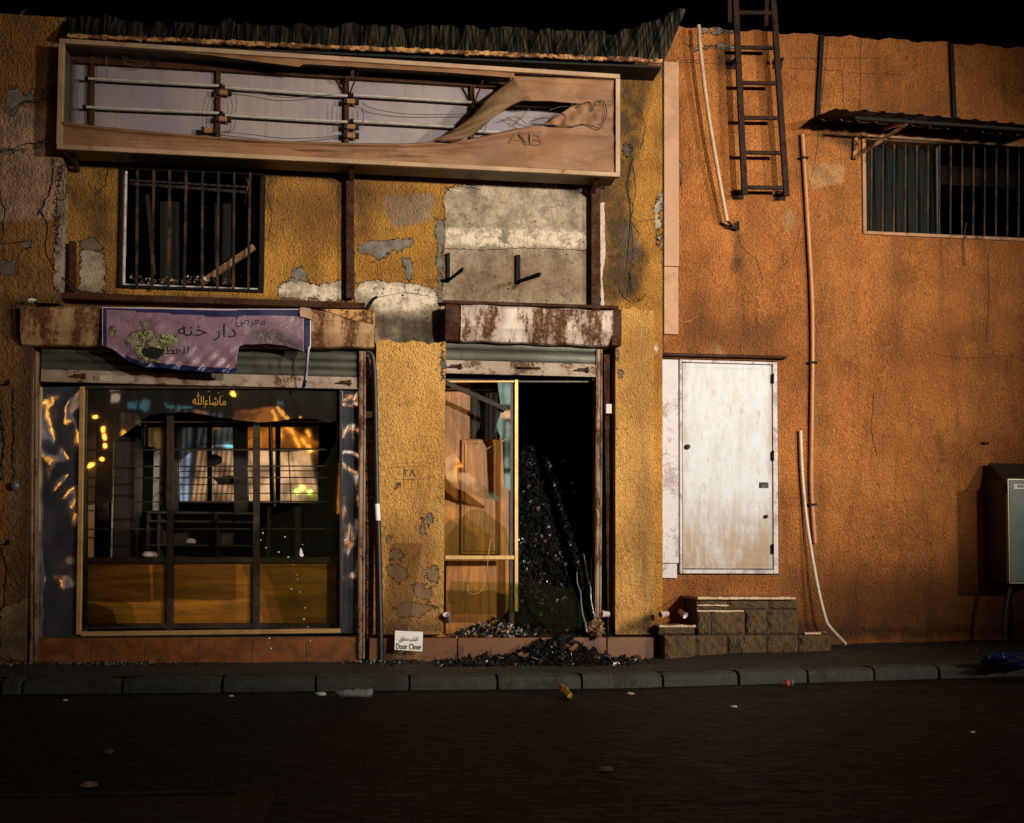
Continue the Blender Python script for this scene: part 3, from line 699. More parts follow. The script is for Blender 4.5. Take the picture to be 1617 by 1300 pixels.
pier('side_pier', 972, 1033, 488, 1002, dict(
  grey=[[(975,580),(984,584),(983,600),(976,598)],[(972,552),(980,560),(974,572)]], soot=[[(990,980),(1033,965),(1033,1002),(972,1002)]],  # low corner patch paints the steps' shadow falling left on the pier
  damp=[[(985,520),(1033,520),(1033,940),(1005,940)]]), MT['wall_pier'])
# skirting tiles along the piers
mb = MB(); r = rect_px(580, 1003, 1034, 1037, -.16)
for a, b in ((583, 605), (605, 722), (723, 958), (959, 1033)):
    xa, xb = P(a, 1015, -.16).x, P(b, 1015, -.16).x; mb.box(xa+.002, xb-.003, -.16, -.001, -.02, .215)
build_each(mb, 'skirting_tile', MT['tile_plain'], B, .003)
# tiled plinth under the shop window
mb = MB(); xa, xb = P(57, 1020, -.12).x, P(566, 1020, -.12).x; zp = P(300, 1007, -.12).z
cuts = [57, 142, 228, 313, 397, 482, 566]
for a, b in zip(cuts[:-1], cuts[1:]):
    mb.box(P(a,1020,-.12).x+.004, P(b,1020,-.12).x-.004, -.125+random.uniform(-.002,.002), -.10, -.03, zp)
build_each(mb, 'plinth_tile', MT['tile'], B, .002)
mb = MB(); mb.box(xa-.01, xb+.01, -.118, .20, -.03, zp-.004); mb.build('plinth', MT['grout'], B)

# corrugated parapet sheets, loose at the right end
mb = MB()
yb, yt = -.34, -.16
top_px = [(100,30),(160,28),(220,36),(300,38),(330,44),(360,36),(420,42),(470,40),(520,46),(560,40),(640,43),(700,42),(760,48),(800,43),(860,48),(920,50),(960,56),(1000,46),(1030,34),(1055,22),(1080,14)]
bot_px = [(100,58),(700,80),(950,93),(1046,100)]
NU = 480
def sheet(u, v):
    px0 = 100+ 948*u; lean = (max(0, (u-.30)/.70)**1.6)*36
    pxt = px0+lean*1.0; pyb = interp(bot_px, px0); pyt = interp(top_px, pxt)
    a = P(px0, pyb, yb); b = P(pxt, pyt, yt); p = a.lerp(b, v)
    ph = (u*25.5) % 1.0
    rib = .026*max(0, min(1, (abs(ph-.5)-.20)/.05)) 
    small = .004*math.cos(u*25.5*6.283*3)
    wob = .02*math.sin(u*31+v*3)
    p.y += -rib - small + wob*v; p.z += .008*v*math.sin(u*97)+.006*v*math.sin(u*211) + .006*(rib/.026)*v
    return p
mb.grid(sheet, NU*2, 8, smooth=False, mfn=lambda i, j: 0)
mb.build('corrugated_parapet', MT['corrugated'], B)
mb = MB()
N = 120
for k in range(N):
    u = k/N; px = 106+ (1046-106)*u; pxn = px + (1046-106)/N
    y0_ = interp([(106,57),(1046,97)], px); y1_ = interp([(106,57),(1046,97)], pxn)
    a = P(px, y0_+random.uniform(-1.2,1.2), -.36); b = P(pxn, y1_+random.uniform(-1.2,1.2), -.36)
    mb.bar(a, b + (b-a)*.02, .03, random.uniform(.028,.048), 0, (0,0,1))
mb.build('rusted_gutter', MT['rust_edge'], B, bevel=.003)
mb = MB(); a = P(106,60,-.34); b = P(1046,100,-.34)
mb.bar(a+V3(0,.19,-.02), b+V3(0,.19,-.02), .30, .02, 0, (0,0,1)); mb.build('parapet_soffit', MT['char'], B)

# steel posts, angles and brackets on the wall
mb = MB()
def vpost(px, y0, y1, w, y=-.06, d=.06, m=0, px1=None):
    a = P(px, y0, y); b = P(px1 or px, y1, y); mb.bar(a, b, w, d, m)
for px, y0, y1, w in ((553, 258, 472, .075), (940, 285, 490, .09)):
    mb = MB(); vpost(px, y0, y1, w); mb.build('steel_post', MT['rust_steel'], B, bevel=.004)
mb = MB(); vpost(115, 382, 462, .055); mb.build('steel_post', MT['rust_steel'], B, bevel=.003)
mb = MB(); mb.bar(P(-30, 463, -.12), P(575, 484, -.12), .06, .05, 0); mb.bar(P(-30,467,-.09), P(575,488,-.09), .02, .12, 0, (0,-1,0))
mb.build('steel_angle', MT['rust_steel'], B, bevel=.003)
mb = MB(); mb.bar(P(700, 478, -.05), P(975, 487, -.05), .03, .10, 0); mb.build('steel_angle', MT['rust_steel'], B, bevel=.003)
for (a, b, c_, e, w) in (((708,400),(708,446),(731,424),-.36,.03), ((818,403),(818,448),(853,432),-.44,.042)):
    mb = MB(); mb.bar(P(*a, -.02), P(*b, -.02), w, .03); mb.bar(P(b[0], b[1]-3, -.0), P(*c_, e), w*.8, .02, 0, (0,0,1))
    mb.bar(P(b[0], b[1]-3, -.0), P(*c_, e)+V3(0,0,-.012), w*.2, .035, 0, (0,0,1)); mb.build('wall_bracket', MT['black_iron'], B, bevel=.002)
# timber edge strip peeled beside the post, thin pale render edge
mb = MB(); mb.prism(jag(poly([(946,322),(953,322),(955,400),(950,440),(954,487),(948,487)], 0), .04, .004), -.035, -.0)
mb.build('render_edge', MT['ash_pale'], B)

# shutter boxes
def shutter_box(px0, px1, yt0, yt1, yb0, yb1, mt, dep=.30, endcap=None):
    y = -dep
    a, b = P(px0, yt0, y), P(px1, yt1, y); c_, d = P(px0+3, yb0, y+.02), P(px1+2, yb1, y+.02)
    mb = MB(); zt_ = (a.z+b.z)/2; zb_ = (c_.z+d.z)/2; NUx = 60
    sl = (b.z-a.z)/(b.x-a.x)
    prof = [(0.0, 0), (-dep, 0), (-dep-.012, -.02), (-dep-.002, -(zt_-zb_)*.62), (-dep+.05, -(zt_-zb_)*.97), (-dep+.07, -(zt_-zb_)), (0.0, -(zt_-zb_))]
    def fn(u, v):
        i = v*(len(prof)-1); k = min(int(i), len(prof)-2); t = i-k
        yy = prof[k][0]*(1-t)+prof[k+1][0]*t; zz = prof[k][1]*(1-t)+prof[k+1][1]*t
        x = a.x+(b.x-a.x)*u
        return (x, yy + .006*math.sin(x*9+zz*20)+.004*math.sin(x*23), a.z + sl*(x-a.x) + zz + .004*math.sin(x*15))
    mb.grid(fn, NUx, 24, smooth=False, flip=True)
    for e, x in ((0, a.x), (1, b.x)):
        vs = [(x + .001*(1 if e else -1), p_[0], a.z+sl*(x-a.x)+p_[1]) for p_ in prof]; mb.add(vs, [tuple(range(len(vs)))])
    return mb, a, b, zb_
S1 = None
rs = thing('roller_shutter', P(320, 545, -.15), 'wide rolled-up shutter over the shop window, its cream box streaked with rust', 'roller shutter', None)
rs2 = thing('roller_shutter', P(840, 545, -.15), 'narrow rolled-up shutter over the burnt doorway, its white box peeling to brown rust', 'roller shutter', None)
mb, a, b, zb_ = shutter_box(33, 592, 484, 490, 545, 548, None, .30); mb.build('box', MT['rust_box'], rs)
mb = MB(); mb.prism(poly([(505,488),(590,490),(590,512),(560,506)], -.318), -.322, -.316); mb.build('burnt_corner', MT['rust_edge'], rs)
mb, a, b, zb_ = shutter_box(728, 968, 481, 491, 538, 546, None, .24); mb.build('box', MT['rust_box_white'], rs2)
mb, a, b, zb_ = shutter_box(704, 729, 480, 481, 537, 538, None, .225); mb.build('box_end', MT['rust_steel'], rs2)
mb = MB(); mb.box(P(966,500,-.24).x, P(982,500,-.24).x, -.23, -.0, P(970,545,-.24).z, P(970,488,-.24).z); mb.build('end_bracket', MT['rust_steel'], rs2, bevel=.005)
mb = MB(); pts = smoothline([P(900,530,-.325),P(925,505,-.33),P(965,503,-.325)], 5)
def curtain(th, px0, px1, yt, yb_, n, barh, yy=-.10):
    """a few slats of the curtain below the box and the bottom rail with its latches"""
    r = rect_px(px0, yt, px1, yb_, yy); mb = MB(); zt_, zb2 = r[3]+.08, r[2]
    sh = (zt_-zb2)/n
    def fn(u, v):
        z = zt_ + (zb2-zt_)*v; ph = ((zt_-z)/sh) % 1.0
        return (r[0]+(r[1]-r[0])*u, yy - .013*math.sin(math.pi*ph)**.6 + .003*math.sin(u*7), z)
    mb.grid(fn, 16, n*10, smooth=False, flip=True); mb.build('slats', MT['slats'], th, solid=.002)
    z1 = zb2; z0 = z1-barh
    mb = MB(); mb.box(r[0], r[1], yy-.022, yy+.012, z0, z1-.001); mb.box(r[0]+.001, r[1]-.001, yy-.034, yy-.0225, z0+.0, z0+.018); mb.build('bottom_rail', MT['shutter_bar'], th, bevel=.003)
    w = r[1]-r[0]; zc = (z0+z1)/2+.005
    for xx in (r[0]+.12*w if w > 2 else r[0]+.10, r[1]-.12):
        mb = MB(); mb.box(xx-.05, xx+.02, yy-.045, yy-.0225, zc-.018, zc+.012); mb.bar((xx-.09,yy-.04,zc-.01),(xx+.06,yy-.04,zc-.012),.012,.012); mb.box(xx+.025, xx+.05, yy-.05, yy-.0225, zc-.03, zc+.022)
        build_each(mb, 'latch', MT['rust_steel'], th, .003) if False else mb.build('latch', MT['rust_steel'], th, bevel=.003)
    xx = r[0]+w*(.5 if w > 2 else .55); mb = MB(); mb.tube([(xx-.13,yy-.0225,zc),(xx-.12,yy-.05,zc),(xx+.10,yy-.05,zc),(xx+.11,yy-.0225,zc)], .009, 6); mb.build('handle', MT['rust_steel'], th)
    return r, z0
r1, zr1 = curtain(rs, 66, 567, 552, 590, 4, .115)
r2, zr2 = curtain(rs2, 704, 940, 550, 572, 2, .13, -.08)
mb = MB(); mb.box(P(157,600,-.13).x, P(176,600,-.13).x, -.124, -.1222, P(160,604,-.13).z, P(160,593,-.13).z); mb.build('torn_sticker', MT['ash_pale'], rs)
mb = MB(); q0 = P(240,592,-.13); q1 = P(265,601,-.13)
mb.box(q0.x, q1.x, -.1245, -.1222, q1.z, q1.z+.004); mb.box(q0.x, q1.x, -.1245, -.1222, q0.z-.004, q0.z); mb.box(q0.x, q0.x+.004, -.1245, -.1222, q1.z+.0045, q0.z-.0045); mb.box(q1.x-.004, q1.x, -.1245, -.1222, q1.z+.0045, q0.z-.0045)
mb.build('stencil_frame', MT['cup_red'], rs)
letters('\ufe95\ufe8e\ufea3\ufeae\ufe97\ufedf\ufe8d', 'stencil_lettering', MT['cup_red'], q0.x+.012, q1.x-.012, q1.z+.012, .028, -.1222, rs)
# guide rails
def rail(px0, px1, y0, y1, mt, yy=-.11, th=rs, name='guide_rail', d=.10):
    a = P((px0+px1)/2, y0, yy); b = P((px0+px1)/2-2, y1, yy); w = (P(px1,700,yy)-P(px0,700,yy)).x
    mb = MB(); mb.bar(a, b, w, d); mb.bar(a+V3(-w*.2,-d/2-.004,0), b+V3(-w*.2,-d/2-.004,0), w*.3, .008)
    mb.bar(a+V3(w*.3,-d/2-.005,0), b+V3(w*.3,-d/2-.005,0), w*.2, .010); return mb.build(name, mt, th, bevel=.003)
rail(50, 62, 556, 1044, MT['rail']); rail(567, 578, 556, 1040, MT['rail'])
rail(940, 950, 553, 975, MT['rail'], -.06, rs2); 
mb = MB(); mb.bar(P(959,560,-.02), P(965,1000,-.02), .07, .02); mb.build('guide_rail', MT['rust_steel'], rs2)
mb = MB(); mb.box(P(957,640,-.1).x, P(966,640,-.1).x, -.10, -.04, P(960,653,-.1).z, P(960,638,-.1).z); mb.build('switch_box', MT['cup'], rs2, bevel=.003)
mb = MB(); mb.bar(P(588,552,-.02), P(588,1038,-.02), .11, .03); mb.build('reveal_strip', MT['wall_orange'], B)

# ================================================================== SHOP WINDOW
YW = -.07
sw = thing('shop_window', P(335, 1003, YW), 'big broken shop window with gold aluminium edge and three orange plywood panels below', 'shop window')
sw.parent = None
q = rect_px(64, 611, 130, 1008, YW)
def film(px0, px1, pxb0, pxb1, yb_, nm):
    a, b = P(px0, 611, YW), P(px1, 611, YW); c_, d = P(pxb0, yb_, YW), P(pxb1, yb_, YW); mb = MB()
    def fn(u, v):
        p = a.lerp(b, u).lerp(c_.lerp(d, u), v)
        e = math.sin(math.pi*u)*math.sin(math.pi*v)**.3
        p.y += e*(.004*math.sin(p.z*7+p.x*9)+.0015*math.sin(p.z*15-p.x*17+1)); return p
    mb.grid(fn, 24, 110, smooth=True, flip=True); mb.build('mirror_panel', MT['mirror_film'], sw)
film(66, 129, 60, 121, 1008, 'l'); film(539, 567, 538, 566, 1000, 'r')
mb = MB(); mb.bar(P(130.5, 611, YW-.015), P(124.5, 1002, YW-.015), .042, .05); mb.bar(P(124.5,1001,YW-.015)+V3(.0215,0,0), P(538,996,YW-.015), .042, .05)
mb.build('gold_frame', MT['gold_alu'], sw, bevel=.004)
mb = MB(); mb.bar(P(64.5,611,YW-.01), P(58.5,1008,YW-.01), .014, .04); mb.build('edge_trim', MT['gold_alu'], sw, bevel=.002)
mb = MB(); mb.bar(P(538.5,611,YW-.01), P(538.5,996,YW-.01), .026, .04); mb.bar(P(130,612,YW), P(566,612,YW), .03, .05); mb.build('dark_frame', MT['frame_dark'], sw, bevel=.003)
# security grille of dark posts and rails just behind the pane, plywood panels in its lower bays
YG = .10
g = MB()
for px, w in ((134, .045), (269, .062), (405, .062), (535, .05)): g.bar(P(px, 613, YG), P(px, 998, YG), w, .05)
for py, w in ((884, .055), (988, .05), (614, .03)): g.bar(P(132, py+1, YG+.003), P(540, py, YG+.003), w, .045)
g.build('grille', MT['frame_dark'], sw, bevel=.003)
for a, b in ((136, 266), (272, 401), (409, 533)):
    mb = MB(); r = rect_px(a, 887, b, 986, YG+.02); mb.box(r[0]-.03, r[1]+.03, YG+.03, YG+.045, r[2], r[3]); mb.build('plywood_panel', MT['wood_panel'], sw)
for py in (667, 711, 737, 755, 793, 836):
    mb = MB(); mb.bar(P(133, py, YG+.05), P(536, py-1, YG+.05), .012, .012); mb.build('crossbar', MT['frame_dark'], sw)
mb = MB(); mb.bar(P(427, 667, YG+.06), P(434, 800, YG+.06), .014, .012); mb.build('crossbar', MT['frame_dark'], sw)
YPn = -.045
def pane(pts, mt, name='glass_pane', par=sw, y=YPn, j=.0, label=None, t=.006):
    mb = MB(); pp = poly(pts, y); mb.prism(jag(pp, .05, j) if j else pp, y, y+t); return mb.build(name, mt, par, label=label)
pane([(134,616),(537,616),(537,662),(520,668),(500,662),(470,660),(440,665),(410,667),(380,664),(350,660),(325,655),(300,651),(260,652),(235,656),(215,672),(190,690),(182,700),(178,790),(134,800)], MT['glass_dark'], label='sooty upper remains of the broken pane')
pane([(537,663),(533,690),(520,720),(505,740),(500,752),(508,765),(478,790),(462,805),(430,815),(412,838),(409,870),(414,895),(430,925),(448,985),(537,985)], MT['glass_tint'], label='greenish right fragment of the broken pane')
pane([(136,944),(180,945),(208,955),(216,984),(136,984)], MT['glass_tint'])
pane([(134,801),(177,792),(215,860),(265,880),(268,943),(134,943)], MT['glass'])
pane([(271,800),(402,795),(402,940),(271,940)], MT['glass'])
r = rect_px(304, 620, 357, 642, YPn-.002)
letters('\ufdf2\u0621\ufe8e\ufeb7\ufe8e\ufee3', 'gold_calligraphy', MT['gold_letter'], r[0], r[1], r[2]+.008, r[3]-r[2]-.01, YPn-.003, sw, bold=.02)
for (px, py, L) in ((312,622,.012),(328,619,.014),(344,621,.012),(350,626,.01),(322,644,.02),(338,642,.02)):
    mb = MB(); p = P(px, py, YPn-.003); mb.bar(p, p+V3(L,0,L*.6), .004, .002); mb.build('gold_calligraphy', MT['gold_letter'], sw)
mb = MB()
for px, py in ((474,935),(469,908),(455,880),(478,860),(470,915),(486,990),(450,848),(463,892),(412,853),(420,865),(440,872),(460,930),(482,960),(415,842),(490,1012),(428,1024),(425,1008),(480,978)):
    p = P(px, py, -.135 if py > 1003 else YPn-.003); mb.lathe([(0.0,-.001),(random.uniform(.004,.009),-.001),(.004,-.003),(0.0,-.003)], p, (0,1,0), 7)
mb.build('paint_spatter', MT['paper'], sw)
mb = MB(); mb.prism(jag(poly([(474,866),(476,866),(478,873),(480,877),(477,880),(473,877)],YPn-.004),.01,.002), YPn-.006, YPn-.003); mb.build('paint_splash', MT['paper'], sw)
mb = MB(); mb.prism(poly([(152,777),(172,777),(172,822),(158,822),(150,790)], .06), .055, .06)
o = mb.build('glass_clamp', MT['frame_dark'], sw)

# ---------------- inside the shop: mirror, shelving, counters
def rp(px0, py0, px1, py1, y): return rect_px(px0, py0, px1, py1, y)
YM = 1.50
mi = thing('wall_mirror', P(400, 800, YM), 'large cracked mirror on the shop back wall reflecting the lit street', 'mirror')
for (a, b, c_, d) in ((218, 668, 266, 806), (281, 662, 371, 792), (385, 664, 503, 794)):
    r = rp(a, b, c_, d, YM); mb = MB(); mb.box(r[0], r[1], YM, YM+.012, r[2], r[3]); mb.build('mirror_pane', MT['mirror'], mi)
    r2_ = rp(a-4, b-4, c_+4, d+3, YM+.02); mb = MB(); mb.box(r2_[0], r2_[1], YM+.014, YM+.06, r2_[2], r2_[3]); mb.build('backing', MT['char'], mi)
for px, w in ((378, .14), (426, .03), (275, .05)):
    mb = MB(); mb.bar(P(px, 655, YM-.06), P(px+4, 860, YM-.06), w, .05); mb.build('frame_post', MT['dark_wood'], mi)
mb = MB()
for k in range(24):
    a = k*6.283/24; 
mb.prism(jag([P(340+11*math.cos(k*.524), 727+9*math.sin(k*.524), YM-.01) for k in range(12)], .03, .012), YM-.012, YM-.004); mb.prism(jag(poly([(338,755),(362,750),(378,756),(378,764),(345,765)], YM-.01), .03, .008), YM-.012, YM-.004)
mb.build('soot_smear', MT['char'], mi)
cn = thing('display_counter', P(330, 880, 1.2), 'charred low display counter with open shelves behind the shop window', 'counter')
mb = MB()
for (a, b, c_, d) in ((232, 808, 400, 812), (232, 822, 402, 826), (232, 860, 402, 863)):
    r = rp(a, b, c_, d, .95); mb.box(r[0], r[1], .95, 1.35, r[2], r[3])
build_each(mb, 'shelf', MT['dark_wood'], cn, .003)
mb = MB()
for px in (233, 250, 340, 401):
    r = rp(px-2, 812, px+2, 884, .94); mb.box(r[0], r[1], .94, 1.36, -.0, r[3])
build_each(mb, 'upright', MT['dark_wood'], cn, .002)
mb = MB(); mb.box(P(238,830,1.36).x, P(400,830,1.36).x, 1.365, 1.38, .0, P(300,812,1.36).z); mb.build('back_board', MT['dark_wood'], cn)
cb = thing('tall_cabinet', P(200, 880, .8), 'tall narrow brown wooden cabinet standing at the left inside the shop window', 'cabinet')
mb = MB(); x0, x1 = P(182,700,.8).x, P(214,700,.8).x; mb.box(x0, x1, .8, 1.2, 0, P(200,690,.8).z); mb.build('carcass', MT['dark_wood'], cb, bevel=.004)
mb = MB(); mb.bar((x0-.01,.79,.1),(x0-.01,.79,P(200,640,.8).z), .014, .014); mb.build('metal_upright', MT['tube_grey'], cb)
mb = MB(); mb.box(P(136,700,.45).x, P(150,700,.45).x, .45, .50, 0, P(140,640,.45).z); 
o = mb.build('gold_upright', MT['gold_alu'], sw)
mb = MB(); mb.box(P(424,700,1.3).x, P(500,700,1.3).x, 1.25, 1.3, .35, P(430,800,1.3).z)
tag(mb.build('fallen_board', MT['dark_wood'], bevel=.003), 'charred board lying behind the right bay of the shop window', 'board')
for (px, py, rx) in ((301, 855, .05), (236, 876, .07)):
    mb = MB(); p = P(px, py, 1.1 if px == 301 else .2); mb.lathe([(0,0),(rx,.0),(rx*1.1,.02),(rx*.8,.045),(0,.05)], p+V3(0,0,-.02), n=14)
    tag(mb.build('bowl', MT['cup']), 'pale bowl on the charred counter shelf' if px == 301 else 'pale dish on the grille rail above the left plywood panel', 'bowl', 'pale bowls')

# ================================================================== BURNT DOORWAY
dw = thing('shop_door', P(830, 1003, .05), 'burnt sliding shop door with broken glass and gold frame, half of it open', 'door')
YD = .04
mb = MB()
mb.bar(P(815,600,YD), P(815,966,YD), .036, .05); mb.bar(P(703,880.5,YD+.004), P(812,880.5,YD+.004), .040, .045); mb.bar(P(703,603,YD), P(812,603,YD), .02, .045)
mb.build('gold_frame', MT['gold_alu'], dw, bevel=.004)
mb = MB(); mb.bar(P(808,600,YD+.03), P(808,1000,YD+.03), .05, .05); mb.bar(P(702,600,YD+.05), P(940,600,YD+.05), .03, .05); mb.bar(P(818,603,YD+.0), P(935,603,YD+.0), .02, .03); mb.build('dark_frame', MT['frame_dark'], dw, bevel=.003)
mb = MB(); mb.bar(P(938,603,YD+.02), P(938,880,YD+.02), .022, .03); mb.build('edge_strip', MT['pvc_orange'], dw, bevel=.002)
mb = MB(); mb.bar(P(930,600,YD+.06), P(928,990,YD+.06), .07, .06); mb.build('charred_jamb', MT['char'], dw, bevel=.004)
mb = MB(); mb.bar(P(703,604,-.02), P(799,646,-.05), .045, .02); mb.build('hanging_strip', MT['dark_wood'], dw, bevel=.002)
yd = .34
mb = MB(); r = rp(690, 600, 786, 1010, yd); mb.box(r[0]-.1, P(742,700,yd).x, yd, yd+.035, .0, r[3]); mb.build('wood_door', MT['door_wood'], dw, bevel=.003)
r = rp(728, 694, 790, 876, yd-.03); mb = MB(); mb.box(r[0], r[1], yd-.035, yd-.004, r[2], r[3]); 
fr = .03
mb.box(r[0]+.03, r[1]-.03, yd-.045, yd-.0355, r[2]+.03, r[3]-.04)
mb.build('raised_panel', MT['door_wood'], dw, bevel=.008)
mb = MB(); r = rp(742, 600, 786, 876, yd+.04); mb.box(r[0], r[1], yd+.04, yd+.07, 0, r[3])
for k in range(5):
    xx = r[0]+(r[1]-r[0])*(k+.5)/5; mb.box(xx-.012, xx+.012, yd+.03, yd+.0395, .01, r[3]-.01)
mb.build('slatted_board', MT['dark_wood'], dw, bevel=.002)
r = rp(786, 690, 812, 1000, yd); mb = MB(); mb.box(r[0]+.01, r[1], yd+.02, yd+.06, 0, r[3]); mb.build('side_board', MT['door_wood'], dw, bevel=.002)
r = rp(704, 884, 806, 1000, yd-.06); mb = MB(); mb.box(r[0], r[1], yd-.07, yd-.05, 0, r[3]); mb.build('kick_board', MT['door_wood'], dw, bevel=.002)
for pts, mt, tl in (
   ([(742,640),(745,622),(801,652),(784,682),(770,700),(758,675)], 'glass', 0),
   ([(785,602),(806,602),(806,690),(793,696),(783,672),(792,650)], 'mirror', .05),
   ([(703,724),(718,715),(734,742),(766,770),(790,788),(789,792),(760,786),(712,768),(705,755)], 'glass_shine', .07),
   ([(793,698),(806,690),(806,776),(796,768)], 'mirror', .02),
   ([(703,850),(740,806),(760,803),(775,815),(800,835),(806,870),(806,876),(703,876)], 'glass_tint', 0)):
    o = pane(pts, MT[mt], 'glass_shard', dw, YD-.02, t=.005)
mb = MB(); pts = smoothline([P(775,850,-.0),P(772,870,-.03),P(768,905,-.06),P(760,932,-.07),P(748,938,-.07),P(740,935,-.06),P(738,922,-.05)], 6); mb.tube(pts, .0035, 6)
mb.build('hanging_wire', MT['copper_wire'], dw)
pane([(712,918),(828,920),(842,950),(860,985),(812,985),(812,970),(712,970)], MT['glass_tint'], 'glass_shard', dw, -.05, t=.005)
pane([(824,925),(832,919),(905,930),(935,990),(870,1000),(838,965)], MT['glass_tint'], 'glass_shard', dw, -.09, t=.006)
# ================================================================== LIGHTBOX SIGN
YF, YB = -.40, -.10
sg = thing('lightbox_sign', P(530, 262, -.25), 'long gutted lightbox sign with torn brown cloth face and bare fluorescent tubes', 'sign')
TL, TR, BR, BL = (98,66), (975,122), (975,277), (94,233)
def sq(u, v, y=YF):           # a point on the sign face, u right, v down
    a = P(*TL, YF).lerp(P(*TR, YF), u); b = P(*BL, YF).lerp(P(*BR, YF), u); p = a.lerp(b, v); p.y = y; return p
mb = MB(); fw = .05
mb.bar(sq(0,0)+V3(-.02,0,0), sq(1,0)+V3(.02,0,0), .042, .05); mb.bar(sq(0,1)+V3(-.02,0,0), sq(1,1)+V3(.02,0,0), .042, .05)
mb.bar(sq(0,0)+V3(0,.002,-.022), sq(0,1)+V3(0,.002,.022), .05, .05); mb.bar(sq(1,0)+V3(0,.002,-.022), sq(1,1)+V3(0,.002,.022), .045, .05)
mb.build('face_frame', MT['sign_frame'], sg, bevel=.004)
mb = MB(); ym = (YF+YB)/2
for (v, dz) in ((0, .0), (1, .0)):
    mb.bar(sq(0,v,ym+.025), sq(1,v,ym+.025), .012, (YB-YF)-.05, 0, (0,1,0))
for u in (0, 1):
    mb.bar(sq(u,0,ym+.025)+V3(0,0,-.007), sq(u,1,ym+.025)+V3(0,0,.007), .012, (YB-YF)-.05, 0, (0,1,0))
mb.build('casing', MT['sign_side'], sg)
mb = MB(); mb.grid(lambda u, v: sq(u, v, YB-.012 + .006*math.sin(u*17)*math.sin(v*3)), 60, 8, flip=True); mb.build('back_panel', MT['sign_back'], sg, solid=.004)
mb = MB(); mb.bar(sq(0.012,.06,YB-.05), sq(.99,.05,YB-.05), .05, .04); mb.build('inner_rail', MT['rust_steel'], sg, bevel=.003)
YT = YB-.09
for px in (145, 344, 547, 745, 900):
    mb = MB(); y0_, y1_ = 90+ (px-145)*.058, 205+(px-145)*.052
    mb.bar(P(px+1, y0_, YB-.045), P(px, y1_+12, YB-.045), .042, .035)
    mb.build('upright', MT['rust_steel'], sg, bevel=.003)
    if px in (547, 745):
        mb = MB(); mb.bar(P(px-18, y0_+6, YB-.03), P(px-1, y0_+40, YB-.03), .012, .008); mb.bar(P(px+18,y0_+2,YF+.06), P(px+3,y0_+40,YB-.05), .014, .008); mb.build('stay', MT['rust_steel'], sg)
def tubeline(a, b, nm):
    A = P(*a, YT); Bp = P(*b, YT); d = (Bp-A).normalized()
    t = bpy.data.objects.new('x', None) if False else None
    mb = MB(); mb.tube([A, Bp], .0125, 10); o = mb.build('fluorescent_tube', MT['tube_grey'], sg)
    mb = MB(); mb.bar(A-d*.012, A+d*.02, .03, .03); mb.bar(Bp-d*.02, Bp+d*.012, .03, .03)
    build_each(mb, 'end_cap', MT['black_iron'], o)
tubeline((136,124),(350,136),0); tubeline((352,138),(553,152),0); tubeline((555,150),(748,162),0); tubeline((752,163),(905,170),0)
tubeline((133,169),(350,179),0); tubeline((352,182),(553,193),0); tubeline((555,191),(722,201),0); tubeline((750,207),(850,212),0)
for (px, py) in ((354,147),(353,189),(330,207),(555,161),(555,201),(555,215),(756,172)):
    mb = MB(); p = P(px, py, YB-.075); mb.box(p.x-.05, p.x+.05, YB-.10, YB-.06, p.z-.022, p.z+.022); o = mb.build('ballast', MT['ballast'], sg, bevel=.004)
    mb = MB()
    for sx in (-1, 1): mb.box(p.x+sx*.054-.016, p.x+sx*.054+.016, YB-.107, YB-.063, p.z-.026, p.z+.026)
    build_each(mb, 'terminal', MT['char'], o, .003)
def wires(lst, mt, r, y, par, name='wire'):
    for l in lst:
        mb = MB(); pts = [P(a, b, y + random.uniform(-.012,.012)) for a, b in l]; mb.tube(smoothline(pts, 6), r, 5); mb.build(name, mt, par)
wires([[(125,125),(122,140),(122,160),(125,190)],[(168,90),(168,115),(168,122)],[(192,82),(198,98),(215,106),(228,103),(236,95)],[(195,85),(205,96),(222,98)],
   [(372,150),(374,165),(371,178)],[(372,192),(368,205),(352,208)],[(340,148),(335,165),(332,178),(332,200)],[(350,140),(400,146),(450,154),(505,151),(545,148)],
   [(345,208),(400,213),(450,219),(510,217),(545,212)],[(572,163),(590,172),(640,180),(700,181),(740,180)],[(535,160),(532,180),(534,205)],[(572,170),(574,190),(568,205)],
   [(758,178),(768,190),(766,205),(758,212)],[(838,170),(825,185),(812,197)],[(790,190),(815,185),(830,195)],[(800,185),(830,200),(850,196)]], MT['grey_wire'], .0035, YT-.01, sg)
def cloth(top, bot, nx, nv, fn, mt=MT['cloth'], y=YF+.01, name='torn_cloth', x0=None, x1=None, mfn=None, par=sg, attrs=None, label=None):
    x0 = x0 if x0 is not None else top[0][0]; x1 = x1 if x1 is not None else top[-1][0]
    mb = MB()
    def g(u, v):
        px = x0+(x1-x0)*u; a = interp(top, px); b = interp(bot, px); py = a+(b-a)*v
        return P(px, py, y+fn(px, py, v))
    mb.grid(g, nx, nv, smooth=True, flip=True, mfn=mfn)
    at = attrs(mb) if attrs else None
    return mb.build(name, mt, par, solid=.002, attrs=at, label=label)
botl = [(96,229),(972,273)]
topl = [(96,192),(112,193),(125,196),(200,204),(300,213),(380,219),(470,224),(560,226),(640,227),(700,224),(740,220),(775,212),(815,203),(850,198),(875,196),(895,188),(915,172),(926,165),(972,165)]
def fold(px, py, v):
    return -.028*math.exp(-((v-.06)/.12)**2)*(1 if px < 860 else 0) + .008*math.sin(px*.045+v*5) + .006*math.sin(py*.25+px*.02)*math.sin(math.pi*v) -.012*math.exp(-((v-.55-.1*math.sin(px*.01))/.12)**2)
cloth(topl, botl, 240, 22, fold, x0=97, x1=971, label='lower strip of torn sign cloth')
